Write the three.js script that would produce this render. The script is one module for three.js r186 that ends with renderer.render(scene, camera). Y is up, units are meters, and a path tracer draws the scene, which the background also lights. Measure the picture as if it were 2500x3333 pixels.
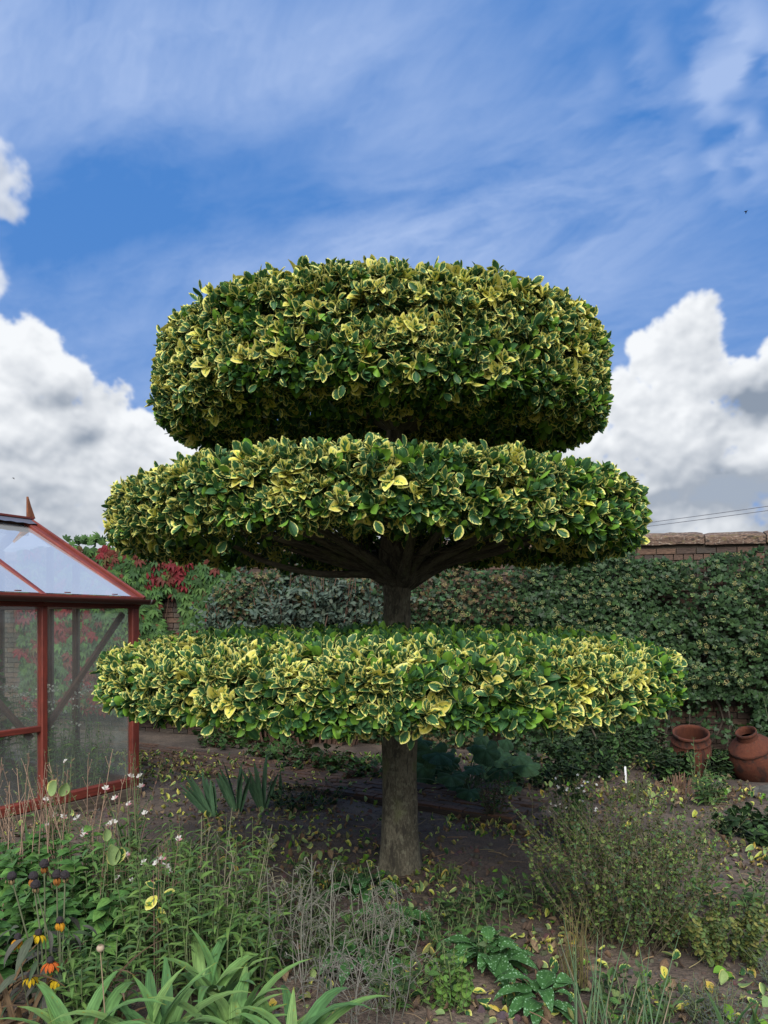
import * as THREE from 'three';
import { mergeGeometries } from 'three/addons/utils/BufferGeometryUtils.js';

// ---------------------------------------------------------------- camera, sky, sun, exposure
const scene = new THREE.Scene();
const camera = new THREE.PerspectiveCamera(77.98, 768 / 1245, 0.05, 400);
camera.setViewOffset(768, 1245, 0, 0, 768, 1024);       // level camera, lens shifted up
camera.position.set(0, 1.6, 0);
camera.lookAt(0, 1.6, -10);
scene.add(camera);

const renderer = new THREE.WebGLRenderer({ antialias: true });
renderer.setSize(768, 1024);
renderer.toneMapping = THREE.LinearToneMapping;
const EXPOSURE = 1.7;
renderer.toneMappingExposure = EXPOSURE;
renderer.shadowMap.enabled = true;

const sun = new THREE.DirectionalLight(new THREE.Color(1.0, 0.955, 0.88), 3.7);
sun.name = 'sun';
sun.position.set(-0.6, 15, 9);
sun.target.position.set(0, 1, -6);
sun.castShadow = true;
sun.shadow.radius = 105;                                  // veiled by thin cloud: a wide soft disc
sun.shadow.mapSize.set(2048, 2048);
Object.assign(sun.shadow.camera, { left: -9, right: 9, top: 9, bottom: -9, near: 1, far: 45 });
scene.add(sun, sun.target);

// ---------------------------------------------------------------- random numbers and noise
function rng(seed) {
  let a = seed >>> 0;
  return () => { a = (a + 0x6d2b79f5) | 0; let t = Math.imul(a ^ (a >>> 15), 1 | a); t = (t + Math.imul(t ^ (t >>> 7), 61 | t)) ^ t; return ((t ^ (t >>> 14)) >>> 0) / 4294967296; };
}
const NT = (() => { const r = rng(77), t = new Float32Array(65536); for (let i = 0; i < 65536; i++) t[i] = r(); return t; })();
function vn(x, y) {
  const xi = Math.floor(x), yi = Math.floor(y), fx = x - xi, fy = y - yi, u = fx * fx * (3 - 2 * fx), v = fy * fy * (3 - 2 * fy);
  const a = (yi & 255) << 8, b = ((yi + 1) & 255) << 8, c = xi & 255, d = (xi + 1) & 255;
  const p = NT[a | c], q = NT[a | d], r = NT[b | c], s = NT[b | d];
  return p + (q - p) * u + (r - p + (p - q - r + s) * u) * v;
}
function fbm(x, y, o = 5, g = 0.5) { let s = 0, a = 1, t = 0; for (let i = 0; i < o; i++) { s += a * vn(x, y); t += a; a *= g; const q = x * 1.63 - y * 1.21 + 17.3; y = x * 1.21 + y * 1.63 + 9.1; x = q; } return s / t; }
const clamp = (x, a = 0, b = 1) => Math.min(b, Math.max(a, x));
const sstep = (a, b, x) => { const t = clamp((x - a) / (b - a)); return t * t * (3 - 2 * t); };
const lerp = (a, b, t) => a + (b - a) * t;
const V = (x, y, z) => new THREE.Vector3(x, y, z);

// ---------------------------------------------------------------- sky: air, high veil, cumulus all round
(function buildSky() {
  const W = 4096, H = 2048, data = new Float32Array(W * H * 4), D = Math.PI / 180;
  // cumulus heaps: [azimuth, elevation, radius] in degrees, azimuth 0 straight ahead, clockwise
  const puffs = [
    [-24.6, 17.4, 2.6], [-22.4, 16.4, 2.2], [-27, 17.2, 2.6], [-20.2, 14.6, 2.2], [-17.6, 13.2, 1.9], [-15.2, 12.3, 1.7], [-23.4, 13.4, 3.4], [-27.5, 13, 4], [-19.5, 10.8, 3.4], [-15.2, 9.3, 3], [-12, 8, 3], [-24, 9.5, 4],
    [-28.2, 27.2, 2.7], [-26.3, 27.6, 1.3], [-26.4, 26.0, 1.2], [-27.8, 21.5, 1.8],
    [21.6, 20.2, 1.75], [20.5, 19.0, 1.7], [22.0, 18.6, 2.0], [18.4, 18.9, 1.05], [19.2, 17.6, 1.5], [21.4, 16.4, 2.6], [24.0, 16.0, 1.9], [25.2, 16.3, 1.2], [17.3, 15.6, 2.0], [18.5, 13.3, 2.8], [14.5, 12, 2.4], [22, 12.6, 3.4], [26.5, 11, 3.6], [16, 9.5, 3.4], [21, 8.6, 4], [29, 14, 2.6], [26.8, 14.6, 2.0], [27.6, 16.6, 1.8], [11, 9, 2.8],
  ];
  const pr = rng(5);
  for (let k = 0; k < 22; k++) {
    const c = 40 + pr() * 280, e = 9 + pr() * 6, n = 7 + Math.floor(pr() * 8);
    for (let i = 0; i < n; i++) puffs.push([c + (pr() - 0.5) * 18, e + (pr() - 0.35) * 9, 1.3 + pr() * 2.6]);
  }
  for (const p of puffs) p[0] = ((p[0] + 540) % 360) - 180;
  // the high veil is denser in some parts of the sky: [azimuth, elevation, width, height, amount]
  const veil = [[-22, 35, 14, 7, 0.42], [-4, 37, 12, 5, 0.2], [3, 26, 10, 3.0, 0.72], [-9, 23.5, 9, 2.4, 0.46], [16, 28, 9, 4, 0.36], [24, 31, 8, 5, 0.28], [28, 36, 9, 5, 0.1], [-9, 29.5, 9, 3.5, -0.34], [-20, 26, 8, 4, -0.3], [10, 33, 5, 4, -0.05], [21, 24, 8, 2.5, -0.12]];
  const bin = Array.from({ length: 360 }, () => []);
  for (const p of puffs) for (let a = Math.floor(p[0] - p[2] * 2.2); a <= p[0] + p[2] * 2.2; a++) bin[((a + 180) % 360 + 360) % 360].push(p);
  const dark = [[25.8, 14.7, 3.0, 1.3, 1.1], [24.5, 9.2, 4, 1.4, 0.7], [-21.2, 12.8, 1.4, 0.8, 0.7], [-22.6, 14.8, 1.7, 0.8, 0.7], [-25, 11.5, 3, 1, 0.35], [17.5, 11.2, 2.6, 1, 0.35]];
  const billow = (x, y, o = 6) => { let s = 0, a = 1, t = 0; for (let i = 0; i < o; i++) { const k = 1 - Math.abs(2 * vn(x, y) - 1); s += a * Math.sqrt(k); t += a; a *= 0.5; const q = x * 1.63 - y * 1.21 + 5.2; y = x * 1.21 + y * 1.63 + 3.3; x = q; } return s / t; };
  for (let row = 0; row < H; row++) {
    const el = ((row + 0.5) / H - 0.5) * 180, ey = Math.sin(el * D), ce = Math.cos(el * D);
    for (let col = 0; col < W; col++) {
      const o = (row * W + col) * 4;
      data[o + 3] = 1;
      if (el < -0.6) { data[o] = 0.16; data[o + 1] = 0.165; data[o + 2] = 0.16; continue; }
      const rd = ((col + 0.5) / W - 0.5) * 2 * Math.PI, x = Math.cos(rd) * ce, z = Math.sin(rd) * ce;
      const az = Math.atan2(x, -z) / D, e = Math.max(el, 0);
      // clear air
      const h = Math.exp(-e / 8.5), up = clamp((e - 18) / 70);
      let r = lerp(lerp(0.070, 0.055, up), 0.42, h * 0.85), g = lerp(lerp(0.238, 0.195, up), 0.55, h * 0.85), b = lerp(lerp(0.63, 0.55, up), 0.76, h * 0.85);
      // high veil
      const k = 1 / (ey + 0.16), qx = x * k, qz = z * k;
      const ux = qx * 0.86 + qz * 0.5, uz = -qx * 0.5 + qz * 0.86;
      const n = fbm(ux * 1.5 + 40, uz * 3.0 + 11, 6, 0.56), nf = fbm(ux * 6 + n * 2.5, uz * 10 + n * 3 + 2, 6, 0.66);
      let amt = 0.15;
      for (const v of veil) { const dx = (((az - v[0] + 540) % 360) - 180) / v[2], dy = (el - v[1]) / v[3]; const q = dx * dx + dy * dy; if (q < 9) amt += v[4] * Math.exp(-q); }
      if (Math.abs(az) > 32 || el > 42) amt += 0.25 * Math.min(1, Math.max((Math.abs(az) - 32) / 12, (el - 42) / 10));
      const mk = Math.exp(-(((az - 23) / 7) ** 2) - (((el - 32.5) / 4) ** 2)), ripple = vn(ux * 30 + nf * 3, uz * 17) * vn(ux * 9, uz * 9 + 5);
      let c = clamp(amt + (n - 0.5) * 0.95 + (nf - 0.5) * 0.95 * clamp(amt + 0.35) + mk * (ripple - 0.28) * 1.6, 0, 0.8);
      r = lerp(r, 0.50, c * 0.9); g = lerp(g, 0.63, c * 0.9); b = lerp(b, 0.90, c * 0.95);
      // cumulus and the bank of cloud low over the horizon
      if (el < 36) {
        const wx = (fbm(az * 0.33 + 9, el * 0.33 + 4, 4) - 0.5) * 2.6, wy = (fbm(az * 0.33 + 71, el * 0.33 + 33, 4) - 0.5) * 2.6;
        const A = az + wx * 0.7, E = el + wy * 0.55;
        let sum = 1e-4, top = 0;
        for (const p of bin[((Math.floor(az) + 180) % 360 + 360) % 360]) {
          const dx = (((A - p[0] + 540) % 360) - 180) * ce, dy = E - p[1], q = 1 - (dx * dx + dy * dy) / (p[2] * p[2]);
          const e2 = q > -3 ? Math.exp(q * 6) : 0; sum += e2; top += e2 * dy / p[2];
        }
        const F = Math.max(-1.2, Math.log(sum) / 6 - 0.06); top /= sum;
        const bank = (11.4 - el) / 5 + (fbm(az * 0.16 + 3, el * 0.3, 4) - 0.5) * 1.5;
        const bl = billow(az * 0.5 + 2, el * 0.6);
        const G = Math.max(F, Math.min(bank, 0.55)) + (bl - 0.68) * 1.5 + (fbm(az * 2.6 + 3, el * 2.9, 4, 0.6) - 0.5) * 0.45;
        const soft = el > 20 && az < -17 && az > -40;
        const al = sstep(soft ? -0.1 : 0.0, soft ? 0.9 : 0.55, G) * (soft ? 0.8 : 1);
        if (al > 0) {
          const b1 = billow(az * 0.5 + 2, el * 0.6, 3), b2 = billow(az * 0.5 + 2 - 0.10, el * 0.6 + 0.26, 3), b3 = fbm(az * 0.22 + 50, el * 0.34 + 8, 4), b4 = fbm(az * 0.9 + 20, el * 1.3 + 3, 4);
          let s = 0.84 + (b1 - b2) * 0.55 + (b3 - 0.5) * 1.0 + (b4 - 0.5) * 0.35 + top * 0.14 - sstep(15, 6, el) * 0.30 + (1 - sstep(0.1, 0.8, G)) * 0.18;
          for (const d of dark) { const dx = (A - d[0]) / d[2], dy = (E - d[1]) / d[3]; s -= d[4] * 1.0 * Math.exp(-(dx * dx + dy * dy)); }
          s = clamp(s, 0, 1);
          r = lerp(r, lerp(0.27, 0.93, s), al); g = lerp(g, lerp(0.325, 0.955, s), al); b = lerp(b, lerp(0.41, 0.985, s), al);
        }
      }
      data[o] = r / EXPOSURE; data[o + 1] = g / EXPOSURE; data[o + 2] = b / EXPOSURE;
    }
  }
  const t = new THREE.DataTexture(data, W, H, THREE.RGBAFormat, THREE.FloatType);
  t.mapping = THREE.EquirectangularReflectionMapping;
  t.magFilter = t.minFilter = THREE.LinearFilter;
  t.needsUpdate = true;
  scene.background = t;
  scene.environment = t;
})();

// ---------------------------------------------------------------- naming helpers
const taken = new Map();
function numbered(name) { const n = taken.get(name) ?? 0; taken.set(name, n + 1); return n ? name + '_' + String(n).padStart(3, '0') : name; }
function tag(o, label, category, group, kind) {
  if (label) o.userData.label = label;
  if (category) o.userData.category = category;
  if (group) o.userData.group = group;
  if (kind) o.userData.kind = kind;
  return o;
}
function thing(name, label, category, pos = [0, 0, 0], turn = 0, group) {
  const o = new THREE.Group();
  o.name = numbered(name); o.position.set(...pos); o.rotation.y = turn;
  scene.add(o);
  return tag(o, label, category, group);
}
function part(name, geo, mat, parent) {
  const m = new THREE.Mesh(Array.isArray(geo) ? mergeGeometries(geo) : geo, mat);
  m.name = name; m.castShadow = m.receiveShadow = true;
  parent.add(m);
  return m;
}
function whole(name, geo, mat, label, category, group, kind) {
  const m = part(numbered(name), geo, mat, scene);
  return tag(m, label, category, group, kind);
}
// places a list of {v: geometry number, m: matrix, c: tint} as one InstancedMesh per geometry
function mass(name, list, geos, mat, parent) {
  geos.forEach((g, v) => {
    const l = list.filter((x) => x.v === v);
    if (!l.length) return;
    const im = new THREE.InstancedMesh(g, Array.isArray(mat) ? mat[v] : mat, l.length);
    l.forEach((x, i) => { im.setMatrixAt(i, x.m); im.setColorAt(i, x.c ?? WHITE); });
    im.name = parent === scene ? numbered(name) : name; im.userData.kind = 'stuff'; im.castShadow = im.receiveShadow = true;
    parent.add(im);
  });
}
const WHITE = new THREE.Color(1, 1, 1);
const lin = (r, g, b) => new THREE.Color().setRGB(r, g, b);
const srgb = (r, g, b) => new THREE.Color().setRGB(r / 255, g / 255, b / 255, THREE.SRGBColorSpace);

// ---------------------------------------------------------------- textures
function texture(w, h, fn, { color = true, repeat } = {}) {
  const d = new Uint8Array(w * h * 4);
  for (let y = 0; y < h; y++) for (let x = 0; x < w; x++) {
    const c = fn((x + 0.5) / w, (y + 0.5) / h), o = (y * w + x) * 4;
    for (let i = 0; i < 3; i++) d[o + i] = clamp(Array.isArray(c) ? c[i] : c, 0, 255);
    d[o + 3] = 255;
  }
  const t = new THREE.DataTexture(d, w, h);
  t.magFilter = THREE.LinearFilter; t.minFilter = THREE.LinearMipmapLinearFilter; t.generateMipmaps = true;
  if (color) t.colorSpace = THREE.SRGBColorSpace;
  t.wrapS = t.wrapT = THREE.RepeatWrapping;
  if (repeat) t.repeat.set(...repeat);
  t.needsUpdate = true;
  return t;
}
const mix3 = (a, b, t) => [lerp(a[0], b[0], t), lerp(a[1], b[1], t), lerp(a[2], b[2], t)];
// tileable noise for surface textures: period in cells
function tn(u, v, per, seed = 0) {
  const x = u * per, y = v * per, xi = Math.floor(x), yi = Math.floor(y), fx = x - xi, fy = y - yi, a = fx * fx * (3 - 2 * fx), b = fy * fy * (3 - 2 * fy);
  const at = (i, j) => NT[((((j % per) + per) % per) * 131 + (((i % per) + per) % per) * 7 + seed * 911 + ((((i % per) + per) % per) * (((j % per) + per) % per)) * 13) & 65535];
  const p = at(xi, yi), q = at(xi + 1, yi), r = at(xi, yi + 1), s = at(xi + 1, yi + 1);
  return p + (q - p) * a + (r - p + (p - q - r + s) * a) * b;
}
function tf(u, v, per, o = 5, seed = 0, g = 0.55) { let s = 0, a = 1, t = 0; for (let i = 0; i < o; i++) { s += a * tn(u, v, per, seed + i); t += a; a *= g; per *= 2; } return s / t; }

// variegated leaves: eight patterns side by side, u across the blade, v from stalk to tip
const CELLS = 9;
const variegation = texture(2048, 256, (U, v) => {
  const cell = Math.floor(U * CELLS), u = U * CELLS - cell, s = 2 * u - 1, as = Math.abs(s), side = s < 0 ? 0 : 40;
  const base = [0.22, 0.31, 0.17, 0.11, 0.52, 0.88, -1, -1, 0.12][cell], amp = [0.46, 0.52, 0.4, 0.2, 0.6, 0.5, 0, 0, 0.12][cell];
  const vein = v - 0.42 * as;
  const m = Math.min(1 - as, (1 - v) * 2.4, v * 5 + 0.25);
  const lop = ((cell * 5 + (side ? 3 : 0)) % 7 - 3) * 0.045;
  const thr = base + lop + amp * (fbm(vein * 13 + cell * 19 + side, cell * 7.7 + side + as * 1.2, 3) - 0.5) * 1.6;
  const pale = cell === 8, dk = pale ? [128, 152, 96] : [36, 74, 44], md = pale ? [144, 166, 104] : [88, 126, 58], yl = [204, 197, 88], cr = [216, 212, 136], lime = [118, 160, 52];
  const grain = (fbm(u * 60 + cell * 80, v * 60, 3) - 0.5);
  let c;
  if (cell === 6) c = mix3([38, 78, 44], [58, 98, 50], fbm(u * 4, v * 6, 3));
  else if (cell === 7) c = mix3([96, 140, 48], lime, fbm(u * 4, v * 6 + 9, 3));
  else {
    const d = m - thr;
    const yel = mix3(cr, yl, sstep(0.0, 0.5, m));
    c = d < 0 ? yel : mix3(md, mix3(dk, pale ? [146, 168, 112] : [50, 92, 50], fbm(u * 5 + cell, v * 9, 3)), sstep(0.02, 0.2, d - 0.08 * fbm(vein * 30, as * 4 + cell, 2)));
  }
  const rib = Math.exp(-((as / 0.035) ** 2)) * (1 - v * 0.6), lat = Math.max(0, Math.sin(vein * 62) - 0.86) * 2;
  c = mix3(c, [176, 186, 118], rib * 0.45 + lat * 0.12);
  return c.map((x) => x * (1 + grain * 0.2));
});
// plain leaves: light veins on an even blade, tinted by the material
const veined = texture(256, 256, (u, v) => {
  const s = Math.abs(2 * u - 1), vein = v - 0.45 * s, rib = Math.exp(-((s / 0.05) ** 2)) * 0.8, lat = Math.max(0, Math.sin(vein * 50) - 0.75) * 1.2;
  const q = 205 + (fbm(u * 8, v * 8, 4) - 0.5) * 70 + (rib + lat) * 36;
  return [q, q, q * 0.97];
});
// lungwort: silvery spots on dark green
const spotted = texture(256, 256, (u, v) => {
  let sp = 0;
  const px = u * 6, py = v * 11;
  for (let j = -1; j <= 1; j++) for (let i = -1; i <= 1; i++) {
    const ci = Math.floor(px) + i, cj = Math.floor(py) + j, h1 = NT[(ci * 37 + cj * 101) & 65535], h2 = NT[(ci * 71 + cj * 59 + 7) & 65535], h3 = NT[(ci * 13 + cj * 29 + 99) & 65535];
    const d = Math.hypot(px - ci - 0.2 - h1 * 0.6, py - cj - 0.2 - h2 * 0.6) + (vn(u * 60, v * 60) - 0.5) * 0.2, rad = h3 < 0.5 ? 0 : 0.12 + 0.28 * (h3 - 0.5) * 2;
    sp = Math.max(sp, sstep(rad, rad - 0.1, d) * (rad > 0 ? 1 : 0));
  }
  const rib = Math.exp(-(((2 * u - 1) / 0.04) ** 2));
  let c = mix3([50, 86, 48], [72, 112, 62], fbm(u * 6, v * 8, 4));
  c = mix3(c, [160, 190, 165], sp * 0.85);
  return mix3(c, [104, 140, 92], rib * 0.6);
});
const soilColor = texture(1024, 1024, (u, v) => {
  const n = tf(u, v, 6, 5, 1), f = tf(u, v, 64, 4, 9, 0.7), pale = sstep(0.80, 0.88, tn(u, v, 220, 3));
  let c = mix3([62, 53, 46], [102, 88, 75], sstep(0.3, 0.7, n * 0.5 + f * 0.5));
  c = mix3(c, [46, 39, 34], sstep(0.56, 0.7, f) * 0.6);
  return mix3(c, [120, 110, 100], pale * 0.5 * sstep(0.45, 0.6, n));
});
const soilBump = texture(1024, 1024, (u, v) => 255 * clamp(0.35 * tf(u, v, 24, 4, 2) + 0.65 * tf(u, v, 90, 4, 5, 0.7)), { color: false });
const grain = texture(512, 512, (u, v) => { const q = 178 + (tf(u, v, 5, 6, 4, 0.62) - 0.5) * 130; return [q, q * 0.985, q * 0.96]; });
const grainBump = texture(512, 512, (u, v) => 255 * tf(u, v, 14, 5, 6, 0.65), { color: false });
const barkColor = texture(512, 1024, (u, v) => {
  const st = tf(u, v, 7, 5, 3), fine = tf(u * 2 % 1, v, 60, 3, 8, 0.7), crack = sstep(0.62, 0.74, tf((u * 3) % 1, (v * 0.8) % 1, 12, 4, 12));
  let c = mix3([66, 62, 50], [112, 106, 88], sstep(0.3, 0.7, st * 0.5 + fine * 0.5));
  c = mix3(c, [92, 100, 58], sstep(0.55, 0.72, tf(u, v, 4, 4, 21)) * 0.55);
  c = mix3(c, [46, 42, 36], crack * 0.6);
  const spot = sstep(0.62, 0.7, tf(u, v, 30, 3, 31));
  return mix3(c, [140, 140, 116], spot * 0.35);
});
const barkBump = texture(512, 1024, (u, v) => 255 * clamp(0.5 * tf(u, v, 16, 4, 3) + 0.5 * tf((u * 2) % 1, v, 60, 3, 8, 0.7)), { color: false });
const copingColor = texture(512, 512, (u, v) => {
  const n = tf(u, v, 6, 5, 41, 0.6), f = tf(u, v, 50, 3, 44, 0.7);
  let c = mix3([98, 82, 72], [142, 122, 106], sstep(0.3, 0.7, n * 0.6 + f * 0.4));
  c = mix3(c, [176, 168, 154], sstep(0.64, 0.72, tf(u, v, 34, 3, 47)) * 0.75);
  c = mix3(c, [48, 44, 40], sstep(0.60, 0.72, tf(u, v, 18, 4, 51)) * 0.7);
  return mix3(c, [128, 128, 74], sstep(0.66, 0.74, tf(u, v, 12, 4, 58)) * 0.35);
});
const woodColor = texture(256, 1024, (u, v) => {
  const n = tf(u, (v * 0.25) % 1, 24, 4, 61, 0.6), l = tf(u, v, 40, 3, 63, 0.6);
  const q = 190 + (n - 0.5) * 90 + (l - 0.5) * 50;
  return [q, q * 0.97, q * 0.95];
});
// greenhouse panes: how much light passes where a thin film of grime lies
const grime = texture(512, 512, (u, v) => {
  const n = tf(u, v, 3, 6, 71, 0.6), f = tf(u, v, 40, 4, 75, 0.7);
  return 255 * clamp(0.985 - 0.08 * sstep(0.4, 0.8, n) - 0.015 * sstep(0.5, 0.8, f), 0.3, 1);
}, { color: false });

// ---------------------------------------------------------------- materials
const P = (o) => new THREE.MeshPhysicalMaterial({ side: THREE.DoubleSide, ...o });
const S = (o) => new THREE.MeshStandardMaterial(o);
const glossyLeaf = P({ map: variegation, roughness: 0.92, transmission: 0.22, thickness: 0, clearcoat: 0.35, clearcoatRoughness: 0.38, specularIntensity: 0.3 });
const dryLeaf = P({ map: variegation, roughness: 0.9, transmission: 0.1, thickness: 0, specularIntensity: 0.5 });
const leafMat = (c, rough = 0.85, coat = 0.12, trans = 0.25, map = veined) => P({ color: c, map, roughness: Math.max(rough, 0.85), transmission: trans, thickness: 0, clearcoat: coat, clearcoatRoughness: 0.4, specularIntensity: 0.3 });
const bark = S({ map: barkColor, bumpMap: barkBump, bumpScale: 0.006, roughness: 0.9 });
const stemMat = (c) => S({ color: c, roughness: 0.8 });

// ---------------------------------------------------------------- geometry helpers
function build(pos, uv, idx) {
  const g = new THREE.BufferGeometry();
  g.setAttribute('position', new THREE.Float32BufferAttribute(pos, 3));
  g.setAttribute('uv', new THREE.Float32BufferAttribute(uv, 2));
  g.setIndex(idx);
  g.computeVertexNormals();
  return g;
}
// a leaf blade: stalk at the origin, along +y, upper face towards +z
function blade({ len = 1, wid = 0.5, na = 5, nc = 4, peak = 0.85, blunt = 0.75, cup = 0.12, bend = 0.15, twist = 0, cell = -1, fold = 0.1, wave = 0 }) {
  const pos = [], uv = [], idx = [];
  for (let i = 0; i <= na; i++) {
    const t = i / na, w = wid / 2 * Math.pow(Math.sin(Math.PI * Math.pow(clamp(t, 0.012, 0.988), peak)), blunt);
    const a = bend * t, y = bend ? len * Math.sin(a * 1.6) / (bend * 1.6) : len * t, z0 = bend ? -len * (1 - Math.cos(a * 1.6)) / (bend * 1.6) : 0;
    for (let j = 0; j <= nc; j++) {
      const s = 2 * j / nc - 1, z = (cup * s * s + fold * Math.abs(s)) * w + Math.sin(t * 11 + s * 2) * wave * w * Math.abs(s), tw = twist * t;
      const x = s * w * Math.cos(tw) - z * Math.sin(tw), zz = s * w * Math.sin(tw) + z * Math.cos(tw);
      pos.push(x, y, z0 + zz);
      const u = 0.02 + 0.96 * (s + 1) / 2;
      uv.push(cell < 0 ? u : (cell + u) / CELLS, clamp(t, 0.01, 0.99));
    }
  }
  for (let i = 0; i < na; i++) for (let j = 0; j < nc; j++) { const a = i * (nc + 1) + j, b = a + nc + 1; idx.push(a, a + 1, b, b, a + 1, b + 1); }
  return build(pos, uv, idx);
}
// a lobed leaf, stalk at the origin, spreading in the xy plane
function lobed({ size = 1, lobes = 5, depth = 0.3, n = 30, pleat = 0.04, cup = 0.1, rings = 2 }) {
  const pos = [0, 0, 0], uv = [0.5, 0.1], idx = [];
  for (let k = 1; k <= rings; k++) for (let i = 0; i <= n; i++) {
    const th = lerp(-2.5, 2.5, i / n), q = Math.abs(Math.cos(th / 5 * lobes * Math.PI / 1.0 * 1.0 * (5 / 5) / 1));
    const r = size * (1 - depth + depth * Math.pow(q, 0.8)) * (0.62 + 0.38 * Math.cos(th / 2.6)) * k / rings;
    pos.push(Math.sin(th) * r, Math.cos(th) * r, (q - 0.5) * pleat * size * (k / rings) - cup * size * (k / rings) ** 2);
    uv.push(0.5 + 0.5 * (k / rings) * (0.15 + 0.8 * (1 - q)) * (i % 2 ? 1 : -1) * 0.5, 0.1 + 0.85 * k / rings);
  }
  for (let k = 0; k < rings; k++) for (let i = 0; i < n; i++) {
    const b = 1 + k * (n + 1) + i;
    if (k === 0) idx.push(0, b + 1, b);
    else { const a = b - (n + 1); idx.push(a, a + 1, b, b, a + 1, b + 1); }
  }
  return build(pos, uv, idx);
}
// a round, tapering stem or limb through points with radii
function tube(pts, rad, rs = 6, vr = 1) {
  const c = new THREE.CatmullRomCurve3(pts), n = Math.max(2, (pts.length - 1) * 3), fr = c.computeFrenetFrames(n), pos = [], uv = [], idx = [], L = c.getLength();
  for (let i = 0; i <= n; i++) {
    const t = i / n, p = c.getPoint(t), k = t * (rad.length - 1), k0 = Math.min(Math.floor(k), rad.length - 2), r = rad.length > 1 ? lerp(rad[k0], rad[k0 + 1], k - k0) : rad[0];
    for (let j = 0; j <= rs; j++) {
      const a = j / rs * Math.PI * 2, N = fr.normals[i], B = fr.binormals[i], x = Math.cos(a) * r, y = Math.sin(a) * r;
      pos.push(p.x + N.x * x + B.x * y, p.y + N.y * x + B.y * y, p.z + N.z * x + B.z * y);
      uv.push(j / rs * vr, t * L * 1.2);
    }
  }
  for (let i = 0; i < n; i++) for (let j = 0; j < rs; j++) { const a = i * (rs + 1) + j, b = a + rs + 1; idx.push(a, b, a + 1, b, b + 1, a + 1); }
  return build(pos, uv, idx);
}
// a square timber from p to q, w wide (along side), h deep, edges slightly chamfered
function beam(p, q, w, h, side = V(0, 0, 1)) {
  const d = q.clone().sub(p), L = d.length(); d.normalize();
  const s = side.clone().addScaledVector(d, -side.dot(d)).normalize(), n = d.clone().cross(s);
  const c = Math.min(w, h) * 0.12, sh = [[-w / 2 + c, -h / 2], [w / 2 - c, -h / 2], [w / 2, -h / 2 + c], [w / 2, h / 2 - c], [w / 2 - c, h / 2], [-w / 2 + c, h / 2], [-w / 2, h / 2 - c], [-w / 2, -h / 2 + c]];
  const pos = [], uv = [], idx = [];
  for (let i = 0; i < 8; i++) {
    const a = sh[i], b = sh[(i + 1) % 8], o = pos.length / 3;
    for (const [e, z] of [[a, 0], [b, 0], [b, 1], [a, 1]]) { const v = p.clone().addScaledVector(d, z * L).addScaledVector(s, e[0]).addScaledVector(n, e[1]); pos.push(v.x, v.y, v.z); uv.push((e[0] + e[1]) * 3 + 0.5, z * L * 0.6); }
    idx.push(o, o + 1, o + 2, o, o + 2, o + 3);
  }
  for (const z of [0, 1]) { const o = pos.length / 3; for (const e of sh) { const v = p.clone().addScaledVector(d, z * L).addScaledVector(s, e[0]).addScaledVector(n, e[1]); pos.push(v.x, v.y, v.z); uv.push(e[0] * 3, e[1] * 3); } for (let i = 1; i < 7; i++) z ? idx.push(o, o + i, o + i + 1) : idx.push(o, o + i + 1, o + i); }
  return build(pos, uv, idx);
}
// a block with chamfered, slightly uneven edges (bricks, stones)
function block(w, h, d, c = 0.006, jit = 0, r = Math.random) {
  const g = new THREE.BoxGeometry(w, h, d, 2, 1, 2), p = g.attributes.position;
  for (let i = 0; i < p.count; i++) {
    const x = p.getX(i), y = p.getY(i), z = p.getZ(i), q = vn(x * 40 + 9 + w * 91, z * 40 + y * 17);
    p.setXYZ(i, x * (1 - (y > 0 ? c / w : 0)) + (q - 0.5) * jit, y + (vn(x * 31, z * 33 + 4 + w * 70) - 0.5) * jit * (y > 0 ? 1 : 0), z * (1 - (y > 0 ? c / d : 0)) + (vn(z * 37 + 2, x * 41) - 0.5) * jit);
  }
  g.computeVertexNormals();
  return g;
}
const M = new THREE.Matrix4();
// matrix that puts a leaf's stalk at p, its length along dir, its upper face towards nrm
function place(p, dir, nrm, s, sx = s) {
  const y = dir.clone().normalize(), x = y.clone().cross(nrm);
  if (x.lengthSq() < 1e-6) x.set(1, 0, 0).cross(y);
  x.normalize();
  const z = x.clone().cross(y);
  return new THREE.Matrix4().makeBasis(x.multiplyScalar(sx), y.multiplyScalar(s), z.multiplyScalar(s)).setPosition(p);
}
const rv = (r) => { const a = r() * Math.PI * 2, z = r() * 2 - 1, q = Math.sqrt(1 - z * z); return V(Math.cos(a) * q, z, Math.sin(a) * q); };
const groundY = (x, z) => { const w = 1 - sstep(14, 18, Math.hypot(x, z + 5)); return w * ((fbm(x * 0.7 + 30, z * 0.7 + 80, 3) - 0.5) * 0.10 + (fbm(x * 4 + 3, z * 4 + 8, 3) - 0.5) * 0.035); };

// ---------------------------------------------------------------- ground
(function ground() {
  const n = 300, pos = [], uv = [], idx = [];
  const warp = (t, c, fine, far) => { const s = t * 2 - 1; return c + fine * s + Math.sign(s) * (far - fine) * Math.pow(Math.abs(s), 9); };
  for (let j = 0; j <= n; j++) for (let i = 0; i <= n; i++) {
    const x = warp(i / n, 0, 6, 150), z = warp(j / n, -5.5, 6, 150);
    pos.push(x, groundY(x, z), z); uv.push(x / 1.7, z / 1.7);
  }
  for (let j = 0; j < n; j++) for (let i = 0; i < n; i++) { const a = j * (n + 1) + i, b = a + n + 1; idx.push(a, b, a + 1, b, b + 1, a + 1); }
  const g = part('ground', build(pos, uv, idx), S({ map: soilColor, bumpMap: soilBump, bumpScale: 0.02, roughness: 0.96 }), scene);
  g.userData.kind = 'structure';
})();

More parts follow.
